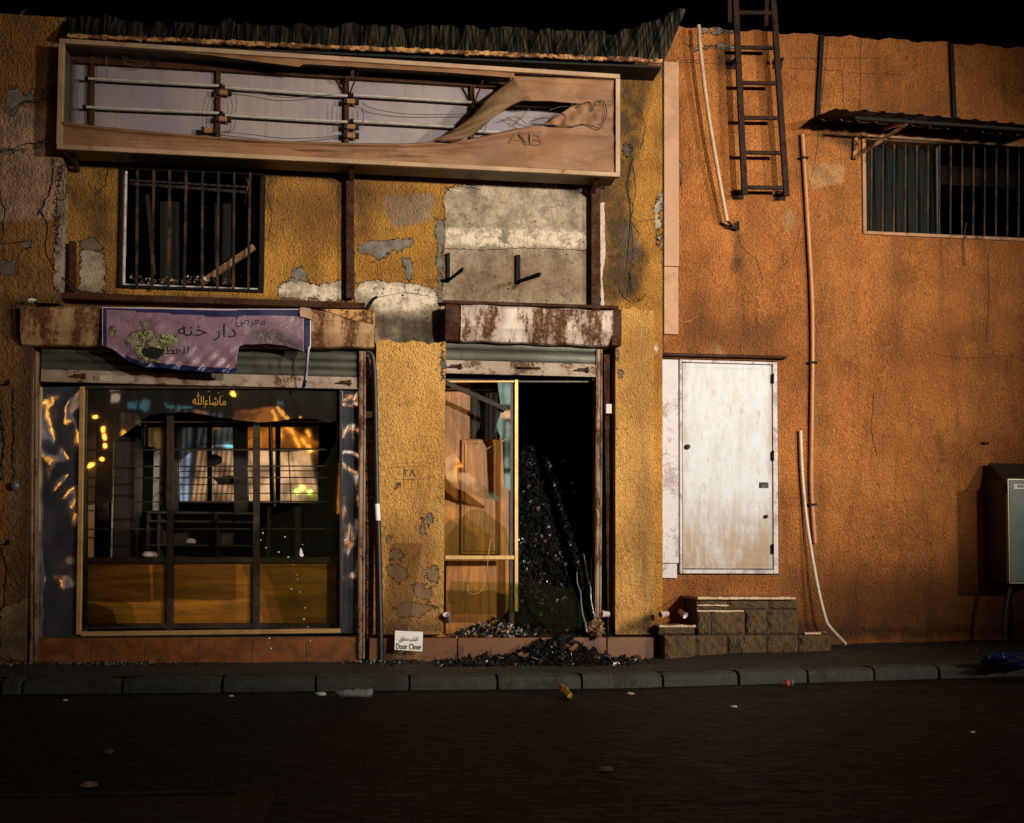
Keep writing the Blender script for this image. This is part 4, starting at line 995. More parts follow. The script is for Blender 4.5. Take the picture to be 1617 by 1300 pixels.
cloth([(812,120),(972,127)], [(812,159),(870,160),(926,165),(972,166)], 60, 14, lambda px, py, v: -.03*math.exp(-((px-826-v*12)/9)**2)*v + .006*math.sin(px*.09+v*4), x0=805, x1=971)
cloth([(290,80),(470,91),(640,103),(812,114)], [(290,83),(330,87),(465,105),(474,106),(478,101),(600,108),(700,114),(812,123)], 120, 6, lambda px, py, v: -.02*v+.006*math.sin(px*.12), x0=290, x1=812)
# folded flap running down from the corner
mb = MB()
la = smoothline([P(812,122,YF-.005), P(775,152,YF-.05), P(735,192,YF-.07), P(700,214,YF-.05), P(676,224,YF-.03)], 10)
lb = smoothline([P(826,158,YF+.00), P(806,168,YF-.05), P(780,186,YF-.09), P(745,214,YF-.07), P(713,225,YF-.04)], 10)
mb.grid(lambda u, v: la[int(u*40)].lerp(lb[int(u*40)], v) + V3(0, -.035*math.sin(math.pi*v) + .008*math.sin(u*21+v*6), 0), 40, 12, flip=True)
mb.build('torn_flap', MT['flap'], sg, solid=.002)
# wrinkled tongue with the black letter outline
cloth([(848,197),(866,193),(884,180),(905,167),(930,161),(950,160)], [(848,198),(890,199),(925,198),(950,197)], 60, 16, lambda px, py, v: -.012 + .008*math.sin(px*.20+py*.16) + .005*math.sin(px*.33-py*.2), x0=848, x1=950)
for pl in ([(868,174),(880,170),(894,168),(898,170),(908,163),(914,168),(920,164),(930,161),(934,166),(936,175),(941,162),(949,159),(956,166),(958,180),(953,194),(948,203),(935,199),(920,196),(905,200),(892,199),(890,196),(894,184),(886,178)],):
    mb = MB(); mb.tube(smoothline([P(a, b, YF-.03) for a, b in pl], 5), .0045, 5); mb.build('letter_outline', MT['ink'], sg)
mb = MB(); mb.tube(smoothline([P(a,b,YF-.03) for a,b in ((838,196),(865,197),(888,199))],4), .005, 5); mb.build('letter_outline', MT['ink'], sg)
r = rect_px(803, 208, 858, 227, YF-.006)
MT['ghost'] = plain('faded_letter_trace', (.17,.078,.033), .75, 0, .2, 6, 0)
def fit_sign(x, z):
    px, py = proj((x, YF, z)); a = interp(topl, px); b = interp(botl, px); v = (py-a)/(b-a)
    return YF+.01+fold(px, py, v)
letters('AB', 'faded_lettering', MT['ghost'], r[0], r[1], r[2], r[3]-r[2], YF, sg, thick=.001, slope=-.05, fit=lambda x, z: fit_sign(x, z)-.008)
# hangers
for px in (555, 109, 944):
    mb = MB(); a = P(px, 233+ (px-98)*.053, YF+.06); mb.bar(a, V3(a.x, -.02, a.z-.10), .05, .03); mb.build('hanger', MT['rust_steel'], sg, bevel=.003)
for px in (557, 860):
    mb = MB(); a = P(px, 92+(px-550)*.05, -.36); mb.bar(a, a+V3(0,.05,-.16), .03, .02); mb.build('hanger', MT['rust_steel'], sg)

# ================================================================== PURPLE BANNER
YN = -.345
bn = thing('banner', P(320, 590, YN), 'torn purple cloth banner with navy edge and burn hole hung over the shutter box', 'banner')
bt = [(161,485),(250,486),(340,488),(478,488)]
bb = [(161,545),(180,553),(203,571),(230,581),(250,581),(300,586),(340,589),(376,590)]
def bf(px, py, v):
    lo_ = max(0, (py-540)/45)
    return .008*math.sin(px*.02+py*.02) + (.014*math.sin(px*.16-py*.12) + .009*math.sin(px*.3+py*.3))*min(1, lo_) + .004*math.sin(px*.09-py*.13) - .01
def attr_b(mb):
    a = np.array(mb.v); c = [poly(p, YN) for p in ([(385,545),(400,518),(425,510),(440,520),(475,538),(490,560)],[(205,545),(212,530),(235,520),(232,505),(242,505),(245,530),(260,545),(250,575),(225,575)],[(376,545),(420,540),(470,552),(470,560),(376,560)])]
    return {'soot': sdf(a[:,0], a[:,2], c), 'burn': sdf(a[:,0], a[:,2], [poly(p, YN) for p in ([(205,528),(232,518),(250,530),(262,530),(282,530),(278,545),(262,552),(258,566),(240,574),(222,566),(210,552),(196,540)],[(172,515),(184,515),(184,530),(174,530)],[(222,508),(234,506),(236,520),(224,522)])]), 'hole': sdf(a[:,0], a[:,2], [poly([(222,552),(240,546),(262,552),(258,564),(240,569),(226,564)], YN)])}
# left part, full height
mats = [MT['banner'], MT['banner_blue'], MT['banner_edge']]
def cols(nx, nv, left=0, right=0, topb=0, botb=0):
    def f(i, j):
        if topb and j == 0: return 2
        if (topb and j < topb) or (botb and j >= nv-botb) or (left and i < left) or (right and i >= nx-right): return 1
        return 0
    return f
bb = bb[:-1] + [(373,590),(374.5,575),(373.9+1.6,556),(378,547),(386,544),(400,544),(422,543),(450,546),(478,555),(480,557)]
cloth(bt, bb, 213, 48, bf, mats, YN, 'cloth', 161, 480, mfn=lambda i, j: 2 if (j == 0 or i == 0) else (1 if (i < 5 or j < (2+min(i,110)*.028)*(1 if i < 141 else 1.6) or (j >= 44 and 24 < i < 142)) else 0), par=bn, attrs=attr_b)
bb2 = [(371,560),(372,548),(382,544),(400,544),(422,543),(450,546),(478,555),(486,560)]
cloth([(480,500),(485,502),(491,503)], [(480,556),(486,560),(491,548)], 8, 20, bf, mats, YN, 'cloth', 480, 491, mfn=lambda i, j: 2 if i == 7 else 1, par=bn, attrs=attr_b)
mb = MB()      # hanging ribbon
ra = smoothline([P(484,545,YN),P(483,570,YN-.01),P(480,595,YN+.06),P(476,614,YN+.08)], 8); rb = smoothline([P(490,540,YN),P(487,570,YN-.02),P(485,595,YN+.04),P(483,611,YN+.06)], 8)
mb.grid(lambda u, v: ra[int(v*24)].lerp(rb[int(v*24)], u), 4, 24, flip=True, mfn=lambda i, j: 1 if (i < 2 or j > 17) else 2); mb.build('hanging_ribbon', mats, bn, solid=.002)
mb = MB(); mb.prism(jag(poly([(473,486),(490,487),(493,505),(480,502),(474,500)], YN-.02), .02, .004), YN-.03, YN-.02); mb.build('folded_corner', MT['sign_frame'], bn)
yfit = lambda x, z: YN - .022
def ltr(txt, px0, py0, px1, py1, name='lettering', bold=0.0):
    r = rect_px(px0, py0, px1, py1, YN)
    letters(txt, name, MT['ink'], r[0], r[1], r[2], r[3]-r[2], YN, bn, bold=bold, thick=.001, fit=lambda x, z: YN + bf(*proj((x, YN, z)), 0))
ltr('\ufeea\ufee8\ufea7 \ufead\ufe8d\ufea9', 281, 511, 373, 539); ltr('\ufebd\ufeae\ufecc\ufee3', 372, 502, 419, 518); ltr('\ufec2\ufecc\ufee0\ufedf', 260, 547, 299, 560)
# scorched crumples round the burn hole
mb = MB(); mb.prism(jag([P(240+17*math.cos(k*.45)*(1+.2*math.sin(k*2.1)), 559+10*math.sin(k*.45), YN-.03) for k in range(14)], .02, .006), -.371, -.366); pass
for (cx, cy, rx, ry) in ((266,536,12,7),(242,571,12,2.5)):
    mb = MB(); p = P(cx, cy, YN-.025); sx = rx*.0061; sz = ry*.0061
    def bl(u, v):
        a = u*6.283; r_ = v; n = 1+.14*math.sin(a*3+cx)+.12*math.sin(a*5+cy)+.08*math.sin(a*11+cx)
        return p + V3(math.cos(a)*r_*sx*n, -.010*(1-r_**2)-.005*math.sin(a*6+r_*11+cy)-.004*math.sin(a*13-r_*9), math.sin(a)*r_*sz*n)
    mb.grid(bl, 40, 8, smooth=False, flip=False); mb.build('scorched_fold', MT['burnt_foam' if cx % 2 else 'burnt_foam2'], bn)

# ================================================================== UPPER BARRED WINDOW (burnt)
bw = thing('barred_window', P(302, 458, 0), 'burnt-out upper window behind eight iron bars with broken planks inside', 'window')
mb = MB(); r = rect_px(188, 267, 418, 458, -.03)
x0, x1, z0, z1 = r
for (a, b, c_, d) in ((x0, x1, z1-.03, z1), (x0, x1, z0, z0+.025)): mb.box(a, b, -.035, .0-.006, c_, d)
mb.box(x0, x0+.028, -.033, -.008, z0+.026, z1-.031); mb.box(x1-.03, x1, -.033, -.008, z0+.026, z1-.031)
mb.build('bar_frame', MT['black_iron'], bw, bevel=.003)
for px in (216, 242, 267, 293, 319, 344, 369, 394):
    mb = MB(); w = random.uniform(-1.2, 1.2); mb.bar(P(px+1, 270, -.045), P(px-1+w, 456+random.uniform(-2,3), -.045), .024, .020); mb.build('bar', MT['bar_iron'], bw, bevel=.002)
mb = MB(); mb.box(x1-.055, x1-.035, .02, .06, z0+.03, z1-.03); mb.box(x0+.03, x0+.05, .02, .06, z0+.03, z1-.03); mb.box(x0+.05, x1-.056, .02, .06, z0+.027, z0+.05); mb.build('inner_frame', MT['trim_white'], bw, bevel=.003)
mb = MB(); mb.bar(P(318,447,.10), P(402,390,.06), .055, .05); mb.build('broken_plank', MT['beam_wood'], bw, bevel=.003)
mb = MB(); mb.bar(P(233,308,.16), P(243,435,.16), .035, .03); mb.build('broken_plank', MT['dark_wood'], bw, bevel=.003)
mb = MB(); mb.bar(P(205,285,.14), P(392,296,.14), .02, .02); mb.bar(P(205,290,.18), P(390,304,.18), .03, .02); mb.build('broken_plank', MT['dark_wood'], bw, bevel=.002)
for px, w in ((268,.18),(352,.16)):
    mb = MB(); mb.bar(P(px,318,.5), P(px,450,.5), w, .02); mb.build('charred_board', MT['char'], bw, bevel=.003)
mb = MB()
for k in range(90):
    px = random.triangular(196, 402, 240); p = P(px, 447-abs(random.gauss(0, 5)), random.uniform(.04, .16)); mb.shard(p, random.uniform(.006, .036), random.choice((0,1,1,2,2)), .3)
tag(mb.build('window_debris', [MT['ash_pale'], MT['ash_brown'], MT['char']]), 'pale rubble piled on the sill of the burnt upper window', 'debris', kind='stuff')
mb = MB()
for l in ([(388,281),(392,290),(389,305),(387,320)],):
    mb.tube(smoothline([P(a,b,.01) for a,b in l],5), .006, 5)
mb.build('frayed_strip', MT['beam_wood'], bw)
mb = MB()
for k in range(36):
    mb.shard(P(random.uniform(215,345), 264+random.uniform(-2,2), -.02), random.uniform(.015,.04), random.choice((0,1,2)), .5)
mb.build('broken_lintel', [MT['ash_grey'], MT['wall_pier'], MT['char']], bw)

# ================================================================== RUBBLE
def heap(pts, n, rmin, rmax, mats, wts):
    pass
mb = MB()
def hz(x, y):        # rubble height field inside and in front of the doorway
    xc = P(880, 1000, -.2).x
    out = .20*math.exp(-((x-xc)/.34)**2 - ((y+.28)/.27)**2)
    inn = .0
    if y > -.1: inn = (min(2.0, .26 + 1.9*max(0, y-.10)) + .10*math.sin(x*9+y*5)*min(1, max(0, y))) * math.exp(-((x-xc-.12)/.72)**4)
    left = .22*math.exp(-((x-P(770,1000,-.1).x)/.30)**2 - ((y+.04)/.12)**2)
    return max(out, inn, left)
xa, xb = P(690, 1000, -.3).x, P(985, 1000, -.3).x
mb.grid(lambda u, v: (xa+(xb-xa)*u, -.75+2.6*v, hz(xa+(xb-xa)*u, -.75+2.6*v)-.035 + random.uniform(-.045,.045)), 60, 90, smooth=False)
def scatter(n, fx, fy, fz, r0, r1, pick):
    for k in range(n):
        x = fx(); y = fy(x); z = fz(x, y); mb.shard((x, y, z), random.uniform(r0, r1)**1.0, pick(), random.choice((.1,.25,.6)))
pk = lambda: random.choices((0,1,2,3,4,5), (74, 30, .5, 2.5, 3.5, 1.2))[0]
scatter(4200, lambda: random.uniform(xa, xb), lambda x: random.uniform(-.70, .9), lambda x, y: hz(x,y)+random.uniform(-.02,.02) if hz(x,y) > .02 else .012, .006, .030, pk)
scatter(1300, lambda: random.gauss(P(890,1000,-.4).x, .36), lambda x: random.gauss(-.40, .15), lambda x, y: max(hz(x,y), .004)+random.uniform(0,.02), .005, .022, pk)
scatter(70, lambda: random.gauss(P(880,1000,-.3).x, .30), lambda x: random.gauss(-.25, .16), lambda x, y: max(hz(x,y), .01)+.02, .035, .085, lambda: random.choice((0,0,0,1,3)))
scatter(4200, lambda: random.uniform(P(812,900,.3).x, P(935,900,.6).x), lambda x: .1+1.3*random.random()**1.3, lambda x, y: hz(x,y)+random.uniform(-.03,.07), .008, .042, lambda: random.choices((0,1,3,4,5), (78,20,.8,2.5,.8))[0])
tag(mb.build('rubble_heap', [MT['heap_char'], MT['black_glossy'], MT['ash_pale'], MT['ash_brown'], MT['ash_grey'], MT['chip_pink']]), 'heap of charred rubble spilling from the burnt doorway onto the pavement', 'rubble', kind='stuff')
mb = MB()
xq, xr = P(703,980,-.1).x, P(850,980,-.1).x
for k in range(620):
    x = random.triangular(xq, xr, P(800,980,-.1).x); y = random.uniform(-.155, .12); z = .215+ .19*math.exp(-((x-P(780,970,-.1).x)/.3)**2)*random.random()**.6*max(.15, 1-abs(y)/.25)
    mb.shard((x, y, z), random.uniform(.008, .028), random.choices((0,1,2,3,4,5), (38,22,9,14,14,8))[0], random.choice((.1,.3,.7)))
mb.box(xq, xr+.3, -.15, .18, 0, .205, 0)
tag(mb.build('sill_debris', [MT['char'], MT['black_glossy'], MT['ash_pale'], MT['ash_brown'], MT['ash_grey'], MT['chip_pink']]), 'bank of pale and black broken bits on the doorway sill beside the gold frame', 'debris', kind='stuff')
mb = MB()
for k in range(520):
    px = random.choice((random.uniform(-30, 300), random.gauss(180, 60), random.uniform(540,720), random.uniform(920,1060))); y = -.16 - abs(random.gauss(0, .12)); x = P(px, 1040, y).x
    mb.shard((x, y, .006+random.uniform(0,.012)), random.uniform(.006,.024), random.choices((0,1,2,3), (46,30,4,12))[0], .15)
for k in range(60):
    x = random.uniform(-5, 5); y = random.uniform(-1.3, -.2); mb.shard((x, y, ground_z(x,y)+.006), random.uniform(.004,.011), random.choice((0,1,1,3)), .2)
tag(mb.build('broken_glass_litter', [MT['char'], MT['glass_chip'], MT['ash_pale'], MT['ash_brown']]), 'scattered glass chips and grit along the foot of the shopfront', 'litter', kind='stuff')
# charred stick-like remains and blob by the right jamb
def stick(a, b, r, mt, lab, cat, n=6, name='charred_branch'):
    mb = MB(); A, Bb = Vector(a), Vector(b); pts = [A.lerp(Bb, k/n)+V3(random.uniform(-.02,.02), random.uniform(-.02,.02), random.uniform(-.01,.01)) for k in range(n+1)]
    mb.tube(pts, [r*(1-.4*k/n) for k in range(n+1)], 6); tag(mb.build(name, mt), lab, cat)
stick(P(940,985,-.12), P(922,875,.02), .018, MT['black_glossy'], 'long black charred cable bundle leaning at the right side of the doorway', 'cable', name='charred_cable')
stick(P(925,1000,-.25), P(912,905,-.05), .010, MT['ash_grey'], 'thin grey burnt wire standing out of the rubble beside the leaning cable bundle', 'wire', name='burnt_wire')

# ================================================================== ORANGE BUILDING
O = thing('orange_building', (xJ, YR, 0), 'orange rendered building with a flat roof, right of the burnt shop', 'building')
def PR(px, py): return P(px, py, YR)
xE = PR(1660, 600).x + 2.2
wR = rect_px(1364, 224, 1650, 374, YR)
dR = rect_px(1046, 568, 1229, 908, YR)
mb = MB(); zT = PR(1075, 42).z; zT2 = PR(1617, 76).z; sT = (zT2-zT)/(PR(1617,76).x-PR(1075,42).x)
def rtop(x): return zT + sT*(x-xJ) + .012*math.sin(x*13)+.008*math.sin(x*31)
wall(mb, xJ+.002, xE, -.05, zT, YR, .22, [wR, (dR[0]+.005, dR[1], dR[2], dR[3])], .06, top=None)
for i, v in enumerate(mb.v):
    if v[2] > wR[3]+.1:
        t = (v[2]-wR[3])/(zT-wR[3]); mb.v[i] = (v[0], v[1], wR[3] + (v[2]-wR[3])*(rtop(v[0])-wR[3])/(zT-wR[3]))
spec = dict(
 damp=[poly(p, YR) for p in ([(1240,900),(1640,900),(1640,1010),(1240,1010)],[(1280,385),(1296,385),(1296,640),(1280,640)],[(1490,380),(1500,380),(1498,450),(1490,450)],[(1410,380),(1418,380),(1416,560),(1410,560)],[(1555,380),(1563,380),(1562,700),(1556,700)],[(1290,640),(1302,640),(1300,980),(1288,980)],[(1180,310),(1188,310),(1186,480),(1180,480)],[(1045,905),(1240,905),(1240,935),(1045,935)],[(1075,480),(1240,500),(1240,560),(1045,560)],[(1330,165),(1480,160),(1480,190),(1310,190)])],
 soot=[poly(p, YR) for p in ([(1285,185),(1360,200),(1360,250),(1290,215)],[(1130,80),(1165,80),(1165,105),(1130,105)],[(1250,985),(1640,985),(1640,1010),(1250,1010)],[(1150,345),(1172,345),(1172,430),(1158,430)])],  # patch under the awning's left end paints its cast shadow
 grey=[poly(p, YR) for p in ([(1080,75),(1165,68),(1160,78),(1100,80)],[(1100,43),(1160,45),(1150,54),(1110,55)],[(1072,250),(1077,260),(1076,300),(1072,290)],[(1240,50),(1252,56),(1245,62)])],
 pale=[poly(p, YR) for p in ([(1235,335),(1255,330),(1258,362),(1240,368)],[(1275,255),(1335,262),(1330,290),(1280,300)],[(1110,560),(1130,540),(1150,560)])])
nv = len(mb.v)
attrs = wattrs(mb, spec)
# hairline cracks as thin dark seams in the render
def crack(px):
    pts = [P(a, b, YR-.0045) for a, b in px]; out = []
    for a, b in zip(pts[:-1], pts[1:]):
        n = max(2, int((b-a).length/.03))
        for k in range(n): out.append(a.lerp(b, k/n)+V3(random.uniform(-.004,.004),0,random.uniform(-.004,.004)))
    out.append(pts[-1])
    for a, b in zip(out[:-1], out[1:]): mb.bar(a, b, random.uniform(.0015,.0032), .003, 1)
for l in ([(1166,370),(1168,388),(1195,410),(1205,442)],[(1218,440),(1255,400),(1268,345),(1290,240),(1308,60)],[(1245,92),(1320,92),(1388,92)],[(1240,108),(1330,112),(1334,200)],[(1360,60),(1357,200)],
          [(1120,95),(1075,95)],[(1560,400),(1562,470),(1558,540)],[(1345,115),(1430,118)],[(1080,70),(1120,72),(1165,78)],[(1068,98),(1150,102)],[(1160,50),(1162,70)],[(1072,255),(1077,310)],[(1480,560),(1520,566),(1600,562)],[(1380,620),(1376,680),(1385,720)]): crack(l)
for k in range(40):          # trowel swirls: raised pale curls
    cx = random.uniform(1090, 1600); cy = random.uniform(240, 700); L = random.uniform(3, 13); a = random.uniform(0, 6.28)
    if 1340 < cx and cy < 390: continue
    if 1040 < cx < 1240 and cy > 550: continue
    pts = [P(cx+L*math.cos(a)*t - .25*L*math.sin(a)*(t*t*2), cy+L*math.sin(a)*t+.12*L*math.cos(a)*(t*t*2), YR-.001) for t in (-1,-.5,0,.5,1)]
    for p, q in zip(pts[:-1], pts[1:]): mb.bar(p, q, .004, .010, 2)
for k in attrs: attrs[k] = np.concatenate([attrs[k], np.full(len(mb.v)-nv, -.3)])
MT['trowel'] = plain('trowel_ridge', (.46,.20,.05), .9, 0, .4)
mb.build('front_wall', [MT['wall_orange'], MT['char'], MT['trowel']], O, attrs=attrs)
mb = MB(); mb.box(xJ+.01, xE, YR+.22, 6.5, zT-1.4, zT-1.2); mb.box(xE-.2, xE, YR+.221, 6.5, -.05, zT-1.41); mb.box(xJ+.011, xE-.21, 6.3, 6.5, -.05, zT-1.41); mb.box(xJ+.011, xJ+.2, YR+.221, 6.29, -.05, zT-1.41)
mb.box(xJ+.21, xE-.21, YR+.23, 6.29, 2.75, 2.85)
mb.build('rear_walls', MT['soot_wall'], O)
# pale strips beside the joint
mb = MB()
a = rect_px(1047, 98, 1072, 421, YR-.03); mb.box(a[0]+.01, a[1], YR-.035, YR-.001, a[2]+.003, a[3]); b2 = rect_px(1047, 421, 1071, 528, YR-.03); mb.box(b2[0]+.01, b2[1], YR-.035, YR-.001, b2[2], b2[3]-.003)
mb.build('joint_strip', MT['trim_pink'], O, bevel=.003)
mb = MB(); mb.bar(PR(1046.5,60)+V3(0,-.01,0), PR(1045.5,560)+V3(0,-.01,0), .018, .03); mb.build('joint_gap', MT['char'], O)
mb = MB(); mb.bar(PR(1040,561)+V3(0,-.035,0), PR(1239,566)+V3(0,-.035,0), .028, .08, 0); mb.build('lintel', MT['rust_steel'], O, bevel=.004)
mb = MB(); a = rect_px(1045, 568, 1071, 890, YR-.03); mb.box(a[0], a[1], YR-.04, YR+.03, a[2]+.003, a[3]); c_ = rect_px(1045,890,1069,913,YR-.03); mb.box(c_[0], c_[1], YR-.035, YR+.03, c_[2], c_[3]-.002)
mb.build('side_panel', MT['trim_white'], O, bevel=.003)
# white metal door
wd = thing('door', P(1150, 905, YR)-world_origin(O), None, None); wd.parent = O
r = rect_px(1073, 570, 1228, 906, YR-.01); x0, x1, z0, z1 = r
mb = MB(); mb.box(x0, x0+.025, YR-.02, YR+.06, z0, z1); mb.box(x1-.05, x1, YR-.02, YR+.06, z0, z1); mb.box(x0+.026, x1-.051, YR-.018, YR+.058, z1-.025, z1); mb.box(x0+.026, x1-.051, YR-.018, YR+.058, z0, z0+.04)
mb.build('door_frame', MT['trim_white'], wd, bevel=.004)
mb = MB(); mb.box(x0+.031, x1-.056, YR-.008, YR+.035, z0+.047, z1-.031)
lf = mb.build('door_leaf', MT['door_white'], wd, bevel=.004)
mb = MB(); w_ = .006
mb.box(x0+.06, x1-.085, YR-.0105, YR-.0085, z1-.075, z1-.069); mb.box(x0+.06, x1-.085, YR-.0105, YR-.0085, z0+.086, z0+.092)
build_each(mb, 'pressed_edge', MT['door_white'], wd, .001)
for py in (598, 720, 867):
    mb = MB(); p = P(1221, py, YR-.03); mb.tube([p+V3(0,0,-.05), p+V3(0,0,.05)], .010, 8); mb.box(p.x-.02, p.x+.005, YR-.022, YR-.009, p.z-.04, p.z+.04); mb.build('hinge', MT['black_iron'], wd, bevel=.002)
for (px, py, rr) in ((1085,706,.024),(1209,816,.018)):
    mb = MB(); mb.lathe([(0,-.03),(rr,-.028),(rr*1.1,-.01),(rr*1.1,0)], P(px, py, YR-.008), (0,1,0), 12); mb.build('lock', MT['rust_steel'], wd)
mb = MB(); a = P(1198,771,YR); b = P(1213,762,YR); mb.box(a.x, b.x, YR-.010, YR-.0085, a.z, b.z); mb.build('faded_sticker', MT['sticker'] if 'sticker' in MT else MT['banner'], wd)
# right barred window
x0, x1, z0, z1 = wR
ww = thing('window', P(1500, 374, YR)-world_origin(O), None, None); ww.parent = O
mb = MB(); mb.box(x0-.02, x0+.02, YR-.02, YR+.03, z0-.02, z1+.02); mb.box(x0+.021, x1+.02, YR-.02, YR+.03, z0-.02, z0+.015); mb.box(x0+.021, x1+.02, YR-.02, YR+.03, z1-.02, z1+.02); mb.box(x1-.02,x1+.02,YR-.018,YR+.028,z0+.016,z1-.021)
mb.build('frame', MT['win_frame'], ww, bevel=.004)
mb = MB(); px = 1376.0
bars = []
while px < 1650: bars.append(px); px += 17.9
for px in bars:
    mb = MB(); a = P(px, 228+(px-1376)*.02, YR-.005); b = P(px-1, 370+(px-1376)*.02, YR-.005); mb.bar(a, b, .020, .018); mb.build('bar', MT['bar_iron'], ww, bevel=.002)
mb = MB(); c0 = P(1368,240,YR+.15); c1 = P(1478,365,YR+.15)
mb.grid(lambda u, v: (c0.x+(c1.x-c0.x)*u, YR+.15+.018*math.sin(u*38)+.01*math.sin(u*70+v*4), z0+.01+(z1-z0-.05)*v), 90, 10); mb.build('curtain', MT['blind'], ww, solid=.002)
mb = MB(); mb.box(x0+.02, P(1482,300,YR+.1).x, YR+.09, YR+.095, z0+.02, z1-.03); mb.build('glass_pane', MT['glass'], ww)
mb = MB(); xm = P(1480,300,YR+.1).x; mb.box(xm-.02, xm+.02, YR+.08, YR+.12, z0+.02, z1-.02); mb.build('mullion', MT['frame_dark'], ww, bevel=.003)
# parapet steel rods
for (a, b) in (((1298,56),(1290,196)),((1502,68),(1507,188))):
    mb = MB(); mb.bar(P(*a, YR-.02), P(*b, YR-.02), .045, .03); mb.build('steel_strap', MT['black_iron'], O, bevel=.003)
# awning
aw = thing('window_awning', P(1480, 210, YR), 'small rusted corrugated awning over the barred window of the orange building', 'awning')
mb = MB(); xa, xb = P(1297,190,YR-.25).x, P(1650,215,YR-.25).x; zA = P(1400,196,YR).z
def awf(u, v):
    x = xa+(xb-xa)*u; y = YR - .01 - .58*v; ph = (x*5.2) % 1.0
    z = zA - .13*v + (.013 if .35 < ph < .65 else 0) + .010*math.sin(x*2.1) - .035*(u) + (.012*math.sin(x*17)*max(0, .2-u)*5)
    return (x, y, z)
mb.grid(awf, 320, 8, smooth=False, flip=True); mb.build('sheet', MT['awning_sheet'], aw, solid=.003)
mb = MB(); mb.bar(P(1352,216,YR-.02), P(1349,252,YR-.02), .045, .03); p0 = P(1350,249,YR-.03); p1 = V3(P(1432,208,YR-.50).x, YR-.50, zA-.19); mb.bar(p0, p1, .035, .03)
mb.bar(V3(p1.x,YR-.02,zA-.06), V3(p1.x,YR-.50,zA-.17), .03, .03)
mb.build('bracket', MT['rust_edge'], aw, bevel=.003)
mb = MB(); p0 = P(1640,252,YR-.03); mb.bar(V3(p0.x,YR-.03,zA-.34), V3(p0.x,YR-.50,zA-.20), .035, .03); mb.build('bracket', MT['rust_edge'], aw, bevel=.003)

mb = MB(); mb.bar(V3(P(1350,200,YR-.5).x, YR-.50, zA-.165), V3(xb, YR-.50, zA-.19), .03, .035); mb.build('front_rail', MT['black_iron'], aw, bevel=.003)
# ladder fixed to the wall
YLd = YR-.17
ld = thing('ladder', P(1205, 310, YLd), 'dark steel ladder fixed high on the orange wall with its lowest rung above the door', 'ladder')
for a, b in (((1158,-70),(1176,308)),((1216,-70),(1242,310))):
    mb = MB(); mb.bar(P(*a, YLd), P(*b, YLd), .058, .035); mb.build('rail', MT['ladder'], ld, bevel=.003)
for py in (-35, 20, 75, 131, 186, 241, 296):
    t = (py+70)/378; xa_, xb_ = 1160+18*t, 1216+26*t
    mb = MB(); mb.bar(P(xa_, py, YLd+.004), P(xb_, py+1, YLd+.004), .036, .026, 0, (0,-1,0)); mb.build('rung', MT['ladder'], ld, bevel=.002)
for (px, py) in ((1163,92),(1236,92),(1174,300),(1241,302)):
    mb = MB(); a = P(px, py, YLd+.02); mb.bar(a, V3(a.x-.0, YR-.001, a.z), .03, .03, 0, (0,0,1)); mb.box(a.x-.05, a.x+.05, YR-.012, YR-.001, a.z-.05, a.z+.05); mb.build('wall_bracket', MT['ladder'], ld, bevel=.003)
# hoop rails over the parapet, behind the ladder
for a, b in (((1150,-60),(1152,40)),((1212,-60),(1209,42))):
    mb = MB(); mb.bar(P(*a, YR+.20), P(*b, YR+.20), .045, .04); mb.build('rail_extension', MT['ladder'], ld, bevel=.003)

# pipes and poles
def pipe(pts, r, mt, lab, name='pipe', y=YR-.03, clips=(), cat='pipe', cm=None, lead=6):
    t = thing(name, P(pts[-1][0], pts[-1][1], pts[-1][2] if len(pts[-1]) > 2 else y), lab, cat)
    mb = MB(); pp = [P(p[0], p[1], p[2] if len(p) > 2 else y) for p in pts]
    mb.tube(smoothline(pp, lead) if lead else pp, r, 10); mb.build('tube', mt, t)
    for (px, py) in clips:
        mb = MB(); q_ = P(px, py, y); mb.box(q_.x-r*1.9, q_.x+r*1.9, y-r*1.3, YR-.002, q_.z-.012, q_.z+.012); mb.build('clip', MT['black_iron'], t, bevel=.002)
    return t
pipe([(1267,212),(1270,262),(1277,380),(1282,470),(1283,560),(1282,660),(1281,760),(1284,820),(1287,858)], .022, MT['pvc_orange'], 'long orange painted conduit clipped to the wall right of the white door', clips=((1269,250),(1283,573),(1282,797)))
pipe([(1264,680,YR-.035),(1267,750,YR-.04),(1275,830,YR-.06),(1290,920,YR-.13),(1303,975,YR-.18),(1311,991,YR-.2),(1336,1018,YR-.33)], .017, MT['pvc_white'], 'pale bent plastic pipe leaning on the orange wall and touching the pavement', clips=())
pipe([(1103,40,YR-.14),(1107,90,YR-.14),(1117,170,YR-.14),(1130,250,YR-.13),(1148,350,YR-.10)], .020, MT['pvc'], 'thin pinkish pole hanging on the orange wall left of the ladder', name='pole', cat='pole')
mb = MB(); mb.bar(P(1147,347,YR-.1), P(1157,358,YR-.06), .02, .02); mb.bar(P(1150,357,YR-.05), P(1166,362,YR-.05), .022, .02); mb.bar(P(1165,350,YR-.04), P(1166,364,YR-.04), .02, .02); mb.bar(P(1137,352,YR-.02), P(1150,357,YR-.05), .012, .02)
tag(mb.build('wall_hook', MT['black_iron'], bevel=.002), 'small black hook at the lower end of the pinkish pole', 'hook')
t = pipe([(578,556,-.15),(588,562,-.15),(592,600,-.15),(594,700,-.15),(595.5,790,-.15)], .023, MT['black_cable'], 'black pipe with a white taped joint running down left of the centre pier', y=-.15, lead=5)
mb = MB(); mb.tube([P(595.5,796,-.15), P(597,822,-.15)], .024, 10); mb.build('taped_joint', MT['paper'], t)
